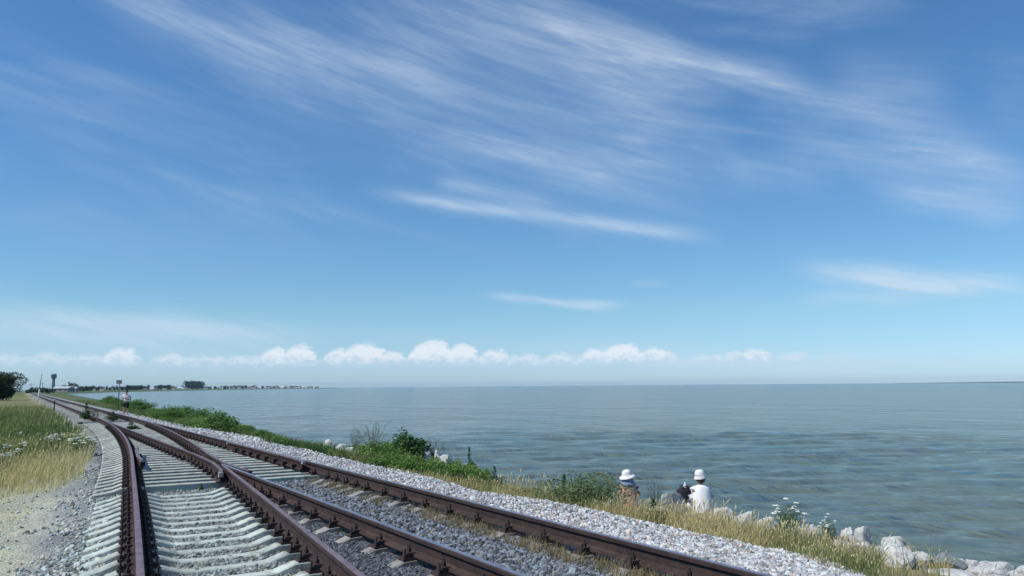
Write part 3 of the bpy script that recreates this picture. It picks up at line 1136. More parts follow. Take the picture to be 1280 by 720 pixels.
# grey ballast in and beside the left track
x, y = scatter(20000, lambda y: xL(y) - 0.05, lambda y: np.minimum(xB(y), XR), 3.2, 47, 1.9)
k = clear_of_track(x, y, 0.09)
x, y = x[k], y[k]
stones('track_ballast', x, y, mixed_size(len(x), 0.012, 0.042), near_rail_dust(tone(len(x), (0.24, 0.275, 0.255), 0.05, 0.4, 1.7), x, y), 0.1)
x, y = scatter(16000, lambda y: xL(y) - 2.3 - 0.3 * vnoise(y, y * 0, 1.5, 33), lambda y: xL(y) - 0.1, 3.6, 34, 1.7)
k = clear_of_track(x, y, 0.02)
k &= RNG.uniform(0, 1, len(x)) > sstep(0.45, 1.3, xL(y) - x + 0.4 * vnoise(x, y, 0.7, 36)) * 0.95
x, y = x[k], y[k]
stones('shoulder_ballast', x, y, mixed_size(len(x), 0.012, 0.048), near_rail_dust(tone(len(x), (0.38, 0.415, 0.385), 0.05, 0.4, 1.6), x, y))
x, y = scatter(5200, lambda y: xL(y) - 6.5, lambda y: xL(y) - 1.4, 5.0, 22, 1.5)
stones('loose_chippings', x, y, RNG.uniform(0.008, 0.026, len(x)), tone(len(x), (0.46, 0.47, 0.39), 0.05, 0.5, 1.4), 0.1)
# dark oily wedge between the two tracks
x, y = scatter(9000, lambda y: xB(y) + 0.09, XA - 0.09, 3.4, 16.2, 1.6)
k = clear_of_track(x, y, 0.10)
x, y = x[k], y[k]
stones('oily_ballast', x, y, RNG.uniform(0.010, 0.026, len(x)), tone(len(x), (0.085, 0.095, 0.11), 0.05, 0.5, 2.0), 0.0)
# bluish ballast of the main track
x, y = scatter(17000, XA + 0.09, XR - 0.09, 3.4, 15.6, 1.6)
k = clear_of_track(x, y, 0.25)
x, y = x[k], y[k]
stones('main_track_ballast', x, y, mixed_size(len(x), 0.012, 0.052), near_rail_dust(tone(len(x), (0.10, 0.115, 0.13), 0.06, 0.35, 2.7), x, y), 0.12)
x, y = scatter(8000, XA + 0.09, XR - 0.09, 15.4, 60, 1.5)
k = clear_of_track(x, y, 0.02)
x, y = x[k], y[k]
stones('main_track_ballast', x, y, RNG.uniform(0.015, 0.03, len(x)), tone(len(x), (0.25, 0.26, 0.26), 0.04, 0.5, 1.4), 0.0)


# ------------------------------------------------------------------ grass
def blades(name, x, y, h, cols, width=0.006, lean=0.25, heads=0.0, headcol=None, zoff=-0.02, windx=0.12):
    n = len(x)
    z = ground_z(x, y) + zoff
    a = RNG.uniform(0, 2 * np.pi, n)
    dx, dy = np.cos(a), np.sin(a)
    la = RNG.uniform(0, 2 * np.pi, n)
    lm = np.abs(RNG.normal(0, lean, n)) * h
    lx, ly = np.cos(la) * lm + windx * h, np.sin(la) * lm
    w = width * RNG.uniform(0.6, 1.4, n)
    V = np.zeros((n, 7, 3))
    for i, (t, ww) in enumerate(((0, 1.0), (0.45, 0.8), (0.8, 0.5))):
        for s, j in ((-1, 0), (1, 1)):
            V[:, i * 2 + j, 0] = x + lx * t * t + s * dx * w * ww
            V[:, i * 2 + j, 1] = y + ly * t * t + s * dy * w * ww
            V[:, i * 2 + j, 2] = z + h * t * (1 - 0.12 * t)
    V[:, 6] = np.stack([x + lx, y + ly, z + h * 0.88], -1)
    tri = np.array([(0, 1, 3), (0, 3, 2), (2, 3, 5), (2, 5, 4), (4, 5, 6)])
    F = (tri[None] + (np.arange(n) * 7)[:, None, None]).reshape(-1, 3)
    VV = [V.reshape(-1, 3)]
    CC = [np.repeat(cols, 7, axis=0)]
    if heads > 0:
        k = np.where(RNG.uniform(0, 1, n) < heads)[0]
        m = len(k)
        top = V[k, 6]
        hl = RNG.uniform(0.04, 0.09, m) * np.clip(h[k] / 0.4, 0.5, 1.3)
        hw = hl * 0.09 + width * 0.5
        D = np.stack([lx[k], ly[k], h[k] * 0.5], -1)
        D /= np.linalg.norm(D, axis=1)[:, None]
        sx = np.stack([dx[k], dy[k], 0 * dx[k]], -1)
        H = np.stack([top - D * hl[:, None] * 0.35, top + D * hl[:, None] * 0.2 + sx * hw[:, None], top + D * hl[:, None] * 0.8, top + D * hl[:, None] * 0.2 - sx * hw[:, None]], 1)
        F2 = (np.array([(0, 1, 2), (0, 2, 3)])[None] + (np.arange(m) * 4)[:, None, None]).reshape(-1, 3) + n * 7
        VV.append(H.reshape(-1, 3))
        F = np.concatenate([F, F2])
        hc = np.tile(np.array(headcol), (m, 1)) * RNG.uniform(0.7, 1.25, (m, 1))
        CC.append(np.repeat(hc, 4, axis=0))
    o = np_mesh(name, np.concatenate(VV), F, M['grass'], np.concatenate(CC))
    tag(o, kind='stuff')
    return o


def mixcol(n, a, b, t, var=0.25):
    t = np.clip(t, 0, 1)[:, None]
    c = np.array(a)[None] * (1 - t) + np.array(b)[None] * t
    return np.clip(c * RNG.uniform(1 - var, 1 + var, (n, 1)), 0.005, 0.9)


STRAW, STRAW2, GRN, DGRN = (0.60, 0.54, 0.25), (0.42, 0.43, 0.17), (0.15, 0.23, 0.06), (0.065, 0.13, 0.033)

# left verge: dry belt in front, green behind
x, y = scatter(36000, lambda y: np.maximum(xL(y) - 14 - y * 0.15, -14 - 0.1 * y), lambda y: xL(y) - 1.05 + 0.35 * vnoise(y, 0 * y, 1.2, 41), 17.5, 34, 1.3)
k = (y > 18.4 + 1.9 * vnoise(x, y, 0.9, 42) + 0.6 * np.clip(xL(y) - x - 2.2, -2, 0)) & (vnoise(x, y, 0.8, 43) > -0.75)
k &= (ray(0, 600)[0] / ray(0, 600)[1] * y - x) < 1.5
x, y = x[k], y[k]
edge = sstep(18.4, 20.5, y)
h = (0.13 + 0.34 * edge + 0.10 * vnoise(x, y, 1.0, 44)) * RNG.uniform(0.55, 1.15, len(x))
t = sstep(24, 30, y + 4.5 * vnoise(x, y, 1.4, 45) + 2 * vnoise(x, y, 0.5, 145))
blades('dry_grass', x, y, np.clip(h, 0.06, 0.7), mixcol(len(x), STRAW, (0.24, 0.30, 0.10), t * 0.9 + RNG.uniform(0, 0.35, len(x)) - 0.1), 0.0055, 0.30, 0.5, (0.58, 0.49, 0.26))
x, y = scatter(30000, lambda y: -8 - 0.05 * y, lambda y: xL(y) - 1.2 + 0.3 * vnoise(y, 0 * y, 1.2, 46), 26, 110, 1.5)
k = (ray(0, 600)[0] / ray(0, 600)[1] * y - x) < 2.0
k &= y > 26 + 4.5 * vnoise(x, y, 1.5, 47)
x, y = x[k], y[k]
h = (0.42 + 0.24 * vnoise(x, y, 1.5, 48)) * RNG.uniform(0.5, 1.2, len(x))
t = sstep(-0.35, 0.45, vnoise(x, y, 3.0, 49)) * (1 - sstep(34, 40, y) * 0.4)
blades('verge_grass', x, y, np.clip(h, 0.1, 0.85), mixcol(len(x), (0.08, 0.155, 0.037), (0.29, 0.31, 0.10), t), 0.011, 0.30, 0.25, (0.30, 0.30, 0.13))
# sparse tufts on the trodden ground at left
x, y = scatter(3600, lambda y: xL(y) - 6.0, lambda y: xL(y) - 1.6, 6, 20, 1.3)
k = vnoise(x, y, 0.7, 51) > 0.1
x, y = x[k], y[k]
blades('trodden_grass', x, y, RNG.uniform(0.02, 0.07, len(x)), mixcol(len(x), STRAW, GRN, RNG.uniform(0, 1, len(x))), 0.004, 0.5)
# sea bank: straw coloured wild oats with green between
x, y = scatter(46000, lambda y: gravel_edge(y) - 0.05 + 0.35 * vnoise(0 * y, y, 0.8, 52), lambda y: coast(y) - 1.35, 3.6, 24, 1.35)
k = (vnoise(x, y, 0.7, 53) > -0.8) & (RNG.uniform(0, 1, len(x)) > sstep(17, 22, y) * 0.7)
pa = np.degrees(np.arctan2(x, y))
AZ_A, AZ_B = [math.degrees(math.atan2(ray(q, 690)[0], ray(q, 690)[1])) for q in (1098, 1188)]
dd_ = np.hypot(x, y)
k &= ~((pa > AZ_B) & (RNG.uniform(0, 1, len(x)) < 0.97))
k &= ~((pa > AZ_A) & (dd_ < 13.1 + 0.5 * vnoise(x, y, 0.4, 71)) & (RNG.uniform(0, 1, len(x)) < 0.96))
x, y = x[k], y[k]
h = (0.37 + 0.15 * vnoise(x, y, 0.8, 54)) * RNG.uniform(0.35, 1.25, len(x)) * (1 - 0.45 * sstep(4.4, 5.8, x - XR)) * (0.45 + 0.55 * sstep(0, 0.8, x - gravel_edge(y)))
h = h * (1 - 0.55 * sstep(15, 17, y) * (1 - sstep(20, 22, y)))
t = sstep(0.0, 0.6, vnoise(x, y, 1.1, 55) + 0.3 * vnoise(x, y, 0.4, 155) + 0.2 * sstep(9, 13, y)) * 0.9
blades('bank_grass', x, y, np.clip(h, 0.05, 0.75), mixcol(len(x), (0.50, 0.42, 0.20), (0.15, 0.195, 0.07), t + RNG.uniform(-0.15, 0.25, len(x))), 0.0038, 0.34, 0.4, (0.58, 0.49, 0.26))
# tufts that creep out over the gravel
x, y = scatter(2600, XR + 0.7, lambda y: gravel_edge(y) + 0.2, 4.0, 40, 1.4)
k = (vnoise(x, y, 0.45, 171) > 0.35) & (RNG.uniform(0, 1, len(x)) < sstep(0.5, 2.3, x - XR))
x, y = x[k], y[k]
blades('gravel_tufts', x, y, RNG.uniform(0.04, 0.17, len(x)), mixcol(len(x), (0.46, 0.39, 0.19), (0.12, 0.18, 0.05), RNG.uniform(0, 1, len(x))), 0.0035, 0.5)
# green grass of the bank further on
x, y = scatter(30000, lambda y: gravel_edge(y) + 0.35 * vnoise(0 * y, y, 1.2, 56), lambda y: coast(y) - 1.2, 22, 170, 1.7)
k = ~((np.abs(y - 34.5) < 4.6 - 0.4 * (x - 7)) & (RNG.uniform(0, 1, len(x)) < 0.93))
x, y = x[k], y[k]
h = (0.34 + 0.14 * vnoise(x, y, 2.0, 57)) * RNG.uniform(0.5, 1.2, len(x))
h = h * (1 - 0.5 * sstep(1.0, 0.0, x - XR - 2.1))
t = sstep(-0.2, 0.7, vnoise(x, y, 2.3, 58)) * 0.75 + 0.35 * sstep(60, 100, y)
blades('bank_weeds', x, y, np.clip(h, 0.06, 0.75), mixcol(len(x), (0.06, 0.135, 0.03), (0.27, 0.27, 0.095), t), 0.013, 0.4, 0.1, (0.3, 0.3, 0.13))
# dry tufts against the inner side of the sea side rail and in the wedge
x, y = scatter(8500, XR - 0.42, XR - 0.085, 4.0, 15.5, 1.4)
k = vnoise(x * 0, y, 0.55, 61) + 0.5 * vnoise(x, y, 0.2, 161) > -0.35
x, y = x[k], y[k]
blades('rail_side_grass', x, y, RNG.uniform(0.04, 0.17, len(x)), mixcol(len(x), (0.36, 0.28, 0.15), (0.16, 0.15, 0.07), RNG.uniform(0, 1, len(x))), 0.003, 0.45)
x, y = scatter(900, lambda y: xB(y) + 0.1, XA - 0.1, 4.0, 14, 1.4)
k = vnoise(x, y, 0.6, 62) > 0.35
x, y = x[k], y[k]
x2, y2 = scatter(2200, XA + 0.12, XR - 0.35, 4.2, 13.5, 1.4)
k = vnoise(x2, y2, 0.7, 163) > 0.25
x2, y2 = x2[k], y2[k]
blades('dry_track_weeds', x2, y2, RNG.uniform(0.02, 0.10, len(x2)), mixcol(len(x2), (0.36, 0.29, 0.15), (0.14, 0.17, 0.06), RNG.uniform(0, 1, len(x2))), 0.003, 0.6)
blades('wedge_weeds', x, y, RNG.uniform(0.02, 0.08, len(x)), mixcol(len(x), (0.10, 0.16, 0.06), (0.30, 0.28, 0.14), RNG.uniform(0, 1, len(x))), 0.003, 0.6)
x, y = scatter(260, lambda y: xL(y) + 0.5, lambda y: xB(y) - 0.2, 5.0, 15, 1.2)
k = (vnoise(x, y, 0.5, 63) > 0.4)
x, y = x[k], y[k]
blades('track_weeds', x, y, RNG.uniform(0.02, 0.09, len(x)), mixcol(len(x), (0.10, 0.18, 0.05), (0.34, 0.28, 0.12), RNG.uniform(0, 1, len(x))), 0.004, 0.6)


# ------------------------------------------------------------------ leafy plants
def leaf_cloud(n, centres, radii, size, cols, flat=0.5, up=0.2):
    """n small folded leaves through the volume of several ellipsoids"""
    ci = RNG.integers(0, len(centres), n)
    d = RNG.normal(size=(n, 3))
    d /= np.linalg.norm(d, axis=1)[:, None]
    rr = RNG.uniform(0.35, 1.0, (n, 1)) ** 0.5
    P = np.array(centres)[ci] + d * rr * np.array(radii)[ci]
    Rm = rot_mats(n)
    s = size * RNG.uniform(0.5, 1.4, n)
    q = np.array([(-0.5, 0, 0), (0, 0.24, 0.05), (0.55, 0, -0.06), (0, -0.24, 0.05)])
    q = np.einsum('nij,kj->nki', Rm, q) * s[:, None, None]
    q[:, :, 2] *= flat
    V = P[:, None, :] + q
    V[:, :, 2] = np.maximum(V[:, :, 2], 0.005)
    F = (np.array([(0, 1, 2), (0, 2, 3)])[None] + (np.arange(n) * 4)[:, None, None]).reshape(-1, 3)
    return V.reshape(-1, 3), F, np.repeat(cols, 4, axis=0)


def shrub(name, w_, h_, nleaf, leaf, ca, cb, seed, lobes=7, spiky=0.3):
    r = random.Random(seed)
    root = empty(name)
    cs, rs = [], []
    st = MB()
    for i in range(lobes):
        a = r.uniform(0, 6.28)
        q = r.uniform(0, 0.75) ** 0.7 * w_ / 2
        hz = h_ * r.uniform(0.35, 0.8) * (1 - 0.35 * q / (w_ / 2))
        cs.append((q * math.cos(a), q * math.sin(a), hz * 0.75))
        rs.append((w_ * r.uniform(0.14, 0.26), w_ * r.uniform(0.14, 0.26), hz * r.uniform(0.35, 0.55)))
        st.tube([(0.2 * q * math.cos(a), 0.2 * q * math.sin(a), -0.05), (0.7 * q * math.cos(a), 0.7 * q * math.sin(a), hz * 0.5), (q * math.cos(a), q * math.sin(a), hz * 1.05)], [0.008, 0.006, 0.003], 5)
    for i in range(int(lobes * spiky)):
        a = r.uniform(0, 6.28)
        q = r.uniform(0.05, 0.4) * w_
        cs.append((q * math.cos(a), q * math.sin(a), h_ * 0.92))
        rs.append((w_ * 0.09, w_ * 0.09, h_ * 0.2))
        st.tube([(q * 0.5 * math.cos(a), q * 0.5 * math.sin(a), 0.0), (q * math.cos(a), q * math.sin(a), h_ * 1.15)], [0.006, 0.002], 4)
    st.build('stems', M['stem'], root)
    cols = mixcol(nleaf, ca, cb, RNG.uniform(0, 1, nleaf), 0.3)
    V, F, cc = leaf_cloud(nleaf, cs, rs, leaf, cols)
    np_mesh('foliage', V, F, M['leaf'], cc, root)
    register(root)
    return root


def place(proto, used, loc, rz, sc, label, cat, group=None):
    o = proto if not used else copy_tree(proto)
    o.location = tuple(float(c) for c in loc)
    o.rotation_euler = (0, 0, rz)
    o.scale = (sc, sc, sc) if not hasattr(sc, '__len__') else sc
    if 'group' in o and not group:
        del o['group']
    tag(o, label, cat, group)
    return o


def bank_pt(px, t):
    """the spot on the sea bank in the direction of photo column px, t metres inland of the coast line"""
    d = ray(px, 600)
    h = math.hypot(d[0], d[1])
    dx, dy = d[0] / h, d[1] / h
    lo, hi_ = 2.0, 260.0
    for _ in range(50):
        m_ = (lo + hi_) / 2
        if float(coast(dy * m_)) - dx * m_ > t:
            lo = m_
        else:
            hi_ = m_
    return np.array([dx * lo, dy * lo, float(ground_z(dx * lo, dy * lo))])


def top_z(p, px, py):
    """height at which the line of sight through the pixel passes over the spot p"""
    d = ray(px, py)
    return float(EYE[2] + d[2] / math.hypot(d[0], d[1]) * math.hypot(p[0], p[1]))


def gpt(px, py, z):
    p = hit(px, py)
    return np.array([p[0], p[1], float(ground_z(p[0], p[1])) - 0.02])


# low green weed clumps along the sea bank beyond the gravel
protos = [shrub('weed_clump', 1.3, 0.62, 2600, 0.085, (0.07, 0.17, 0.03), (0.20, 0.33, 0.075), 1, 12, 0.0),
          shrub('weed_clump', 1.1, 0.5, 2000, 0.075, (0.10, 0.20, 0.04), (0.26, 0.36, 0.095), 2, 12, 0.0),
          shrub('weed_clump', 1.5, 0.75, 3000, 0.09, (0.06, 0.145, 0.03), (0.16, 0.28, 0.065), 3, 14, 0.0)]
used = [0, 0, 0]
rr = random.Random(11)
strip = []
for yy in np.arange(40.5, 62, 1.2):
    for k in range(2):
        strip.append((XR + 2.6 + rr.uniform(0, 1) + k * 2.0, yy + rr.uniform(-0.5, 0.5), rr.uniform(0.95, 1.45)))
for yy in np.arange(63, 150, 4.2):
    strip.append((XR + 3.2 + rr.uniform(0, 2.5) + 0.02 * yy, yy, rr.uniform(1.5, 2.2)))
for i, (x_, y_, s_) in enumerate(strip):
    k = rr.randrange(3)
    place(protos[k], used[k], (x_, y_, float(ground_z(x_, y_)) - 0.03), rr.uniform(0, 6.28), (s_, s_, s_ * rr.uniform(0.6, 1.15)),
          'bright green weed clump in the long strip between pale gravel and sea', 'weed', 'weed clumps along the far sea bank')
    used[k] = 1
# the nearer group around the dark bush
def put_top(proto, used, px, py_top, t, h0, w0, w_px, rz, label, cat, group=None):
    """plant on the bank whose top shows at px, py_top and whose apparent width is w_px"""
    p = bank_pt(px, t)
    p[2] -= 0.03
    dist = float(np.dot(p - EYE, fw))
    sz = max((top_z(p, px, py_top) - p[2]) / h0, 0.25)
    sw = w_px / 1000.0 * dist / w0
    return place(proto, used, p, rz, (sw, sw, sz), label, cat, group)


near_weeds = [(446, 551, 2.9, 40), (462, 560, 4.4, 46), (478, 549, 3.2, 56), (462, 548, 2.8, 46), (494, 545, 3.4, 50), (520, 552, 3.2, 46), (486, 565, 5.0, 50), (500, 563, 4.4, 50), (516, 568, 5.0, 50), (528, 562, 4.0, 46), (540, 572, 4.8, 50), (552, 574, 4.2, 46),
              (566, 577, 4.6, 46), (578, 575, 3.6, 46), (592, 582, 4.2, 40), (606, 585, 3.6, 34), (470, 570, 5.3, 40), (450, 565, 4.6, 36), (568, 568, 2.8, 44)]
for i, (px, py, t, wp) in enumerate(near_weeds):
    k = i % 2
    put_top(protos[k], 1, px, py - rr.uniform(0, 9), t, (0.62, 0.5)[k] * 0.95, (1.3, 1.1)[k], wp, rr.uniform(0, 6.28), 'low green weed clump spreading at the foot of the dark leafy bush', 'weed', 'weed clumps around the dark bush')
b1 = shrub('bush', 1.0, 0.95, 3400, 0.085, (0.03, 0.085, 0.018), (0.08, 0.17, 0.04), 21, 17, 0.0)
put_top(b1, 0, 506, 539, 3.7, 0.78, 1.0, 68, 0.3, 'dark green leafy bush rising above low weeds and pale rocks', 'bush')
b2 = shrub('bush', 1.5, 0.72, 6500, 0.045, (0.085, 0.15, 0.06), (0.20, 0.26, 0.11), 22, 20, 0.0)
put_top(b2, 0, 722, 583, 4.4, 0.62, 1.5, 150, 0.8, 'feathery grey green bush at the gravel edge beside the seated person in patterned clothes', 'bush')
b3 = shrub('bush', 0.45, 0.42, 900, 0.05, (0.03, 0.085, 0.02), (0.07, 0.13, 0.04), 23, 9, 0.15)
put_top(b3, 0, 818, 628, 4.6, 0.42, 0.45, 34, 0.1, 'small dark green bush among straw grass, in front of the grey boulder', 'bush')
put_top(b3, 1, 706, 597, 4.0, 0.42, 0.45, 34, 2.1, 'small dark green bush at the left foot of the feathery bush', 'bush')
put_top(b3, 1, 588, 563, 3.2, 0.42, 0.45, 20, 1.1, 'upright dark dock plant at the end of the green weeds', 'dock plant')
put_top(b3, 1, 620, 586, 3.8, 0.42, 0.45, 26, 0.6, 'little dark bush where the green weeds end and straw grass begins', 'bush')
# low weeds by the switch
place(b3, 1, gpt(108, 526, -0.35), 0.4, (2.6, 2.6, 2.2), 'dark low bush on the left shoulder just before the points', 'bush')
place(b3, 1, (XA + 0.62, 37.5, -0.30), 1.9, (1.7, 2.4, 0.9), 'green weed tuft growing between the converging rails', 'weed')
place(b3, 1, (XA + 0.9, 49.5, -0.30), 2.9, (2.2, 2.2, 1.2), 'dark weed tuft between the rails by the walking person', 'weed')
place(b3, 1, gpt(74, 489, -0.45), 2.0, (9, 9, 6), 'rounded dark bush beside the far end of the track', 'bush')
place(b3, 1, gpt(252, 613, -0.27), 2.2, (0.32, 0.32, 0.3), 'tiny green weed beside the last wavy sleepers inside the left track', 'weed')


def twig_plant(seed, h_, n=26):
    r = random.Random(seed)
    root = empty('dry_stalks')
    m = MB()
    for i in range(n):
        a = r.uniform(0, 6.28)
        q = r.uniform(0.0, 0.45) * h_
        hh_ = h_ * r.uniform(0.5, 1.0)
        tip = (q * math.cos(a), q * math.sin(a), hh_)
        mid = (tip[0] * 0.4, tip[1] * 0.4, hh_ * 0.55)
        m.tube([(tip[0] * 0.15, tip[1] * 0.15, -0.05), mid, tip], [0.005, 0.004, 0.002], 4)
        for k in range(4):
            b_ = r.uniform(0.45, 0.95)
            p = tuple(mid[c] + (tip[c] - mid[c]) * (b_ - 0.4) / 0.6 for c in range(3))
            m.tube([p, (p[0] + r.uniform(-.1, .1), p[1] + r.uniform(-.1, .1), p[2] + r.uniform(.03, .12))], [0.003, 0.0015], 3)
    m.build('stalks', M['stem'], root)
    nl = 420
    V, F, cc = leaf_cloud(nl, [(0, 0, h_ * 0.45), (0, 0, h_ * 0.75)], [(h_ * .36, h_ * .36, h_ * .35), (h_ * .4, h_ * .4, h_ * .25)], 0.03, mixcol(nl, (0.10, 0.13, 0.06), (0.2, 0.2, 0.10), RNG.uniform(0, 1, nl)))
    np_mesh('leaves', V, F, M['leaf'], cc, root)
    register(root)
    return root


tw = twig_plant(5, 0.9)
put_top(tw, 0, 466, 528, 2.6, 0.9, 0.8, 56, 0, 'thin bare stalks standing up against the sea left of the dark bush', 'stalks')
put_top(tw, 1, 444, 536, 2.6, 0.9, 0.8, 28, 1.2, 'shorter wispy stalks beside the pale stones, left of the bare stalks', 'stalks')
put_top(tw, 1, 818, 596, 2.3, 0.9, 0.8, 34, 2.2, 'wispy grey stalks between the seated person and the grey boulder', 'stalks')
put_top(tw, 1, 540, 545, 2.4, 0.9, 0.8, 40, 3.0, 'thin stalks behind the low weeds right of the dark bush', 'stalks')
put_top(tw, 1, 758, 586, 2.4, 0.9, 0.8, 40, 1.0, 'thin grey stalks behind the feathery bush', 'stalks')
for i, (px, py, s_) in enumerate(((174, 508, 2.0), (181, 509, 2.6), (330, 540, 1.0))):
    place(tw, 1, gpt(px, py, -0.7), i, s_, ('tall dark stalks just right of the walking person', 'second tall dark stalks a little right of the walking person', 'lone stalks above the green weed strip')[i], 'stalks')


def umbel(seed, h_, heads, spread):
    """white flat-headed meadow flower: stems, feathery leaves, flower heads"""
    r = random.Random(seed)
    root = empty('flowering_plant')
    st = MB()
    tips = []
    for i in range(heads):
        a = r.uniform(0, 6.28)
        q = spread * math.sqrt(r.uniform(0, 1))
        tip = (q * math.cos(a), q * math.sin(a), h_ * r.uniform(0.72, 1.0) * (1 - 0.25 * q / max(spread, 0.01)))
        st.tube([(tip[0] * 0.1, tip[1] * 0.1, -0.05), (tip[0] * 0.55, tip[1] * 0.55, tip[2] * 0.6), tip], [0.006, 0.004, 0.003], 5)
        tips.append(tip)
    st.build('stems', M['stem'], root)
    n = 90 * heads
    V, F, cc = leaf_cloud(n, [(0, 0, h_ * 0.3), (0, 0, h_ * 0.55), (spread * .4, 0, h_ * .4), (-spread * .4, spread * .2, h_ * .4)], [(spread * 1.0, spread * 1.0, h_ * .3), (spread * .85, spread * .85, h_ * .28)] + [(spread * .6, spread * .6, h_ * .3)] * 2, 0.05, mixcol(n, (0.06, 0.12, 0.04), (0.13, 0.2, 0.075), RNG.uniform(0, 1, n)))
    np_mesh('leaves', V, F, M['leaf'], cc, root)
    for t in tips:
        f_ = MB()
        R0 = r.uniform(0.04, 0.065)
        for k in range(16):
            a = r.uniform(0, 6.28)
            q = R0 * math.sqrt(r.uniform(0, 1))
            s = r.uniform(0.012, 0.018)
            c = (t[0] + q * math.cos(a), t[1] + q * math.sin(a), t[2] + 0.012 * (1 - q / R0) + r.uniform(-.004, .004))
            f_.lathe([(s * 0.6, -s * 0.4), (s, 0.0), (s * 0.6, s * 0.4)], 5, c)
        f_.build('flower_head', M['flower'], root)
    register(root)
    return root


um1 = umbel(3, 0.75, 14, 0.30)
um2 = umbel(4, 0.62, 5, 0.14)
place(um1, 0, gpt(103, 572, -0.5), 0.2, (1.35, 1.35, 0.95), 'bushy white-flowered plant beside the left track, largest on the verge', 'flower', 'white-flowered plants')
put_top(um1, 1, 984, 619, 3.0, 0.74, 0.62, 40, 1.2, 'white-flowered plant above straw grass on the sea bank, right of the person in white', 'flower', 'white-flowered plants')
put_top(um1, 1, 1032, 639, 2.6, 0.74, 0.62, 22, 2.2, 'smaller white-flowered plant among pale rocks on the sea bank', 'flower', 'white-flowered plants')
u = 0
for i, (px, py) in enumerate(((6, 556), (25, 556), (32, 551), (62, 546), (67, 549), (72, 543), (78, 541), (90, 540), (5, 566), (28, 537), (96, 548), (57, 545), (14, 560))):
    p = at(px, py, -0.02)
    place(um2, u, (p[0], p[1], float(ground_z(p[0], p[1])) - 0.05), i * 1.7, rr.uniform(0.85, 1.2), 'slender white-flowered plant in the belt between straw and green grass', 'flower', 'slender white-flowered plants of the verge')
    u = 1


# ------------------------------------------------------------------ rocks
def rock(name, sx, sy, sz, m, seed, flatten=0.0):
    bm = bmesh.new()
    bmesh.ops.create_icosphere(bm, subdivisions=4, radius=1.0)
    r = random.Random(seed)
    off = Vector((r.uniform(-50, 50), r.uniform(-50, 50), r.uniform(-50, 50)))
    planes = []
    for i in range(10):
        d = Vector((r.gauss(0, 1), r.gauss(0, 1), r.gauss(0, 1))).normalized()
        planes.append((d, r.uniform(0.55, 0.86)))
    planes.append((Vector((r.uniform(-.25, .25), r.uniform(-.25, .25), 1)).normalized(), 0.62))
    for v in bm.verts:
        p = v.co.copy()
        for d, k in planes:
            q = p.dot(d)
            if q > k:
                p -= d * (q - k) * 0.7
        nz = mnoise.fractal(p * 1.6 + off, 1.0, 2.0, 5)
        p += p.normalized() * nz * 0.12
        v.co = Vector((p.x * sx, p.y * sy, p.z * sz))
    me = bpy.data.meshes.new(name)
    bm.to_mesh(me)
    bm.free()
    me.materials.append(M[m])
    o = link(name, me)
    return o


def put_rock(px, py_top, t, w_px, h_px, m, seed, label, depth=0.85):
    """boulder standing on the ground whose top shows at photo pixel px, py_top with the given apparent width"""
    p = hit(px, py_top + h_px) if t is None else bank_pt(px, t)
    dist = float(np.dot(p - EYE, fw))
    zt = top_z(p, px, py_top + 6)
    g = float(ground_z(p[0], p[1])) - 0.10
    zt = max(zt, g + 0.12)
    sx = w_px / 1000.0 * dist / 2 * 1.08
    sz = max((zt - g) / 2, sx * 0.35)
    o = rock('boulder', sx * 1.08, max(sx, sz * 0.8) * depth, sz * 1.35, m, seed)
    o.location = (float(p[0]), float(p[1]), zt - sz)
    o.rotation_euler = (0, 0, -YAW)
    tag(o, label, 'rock')
    return o


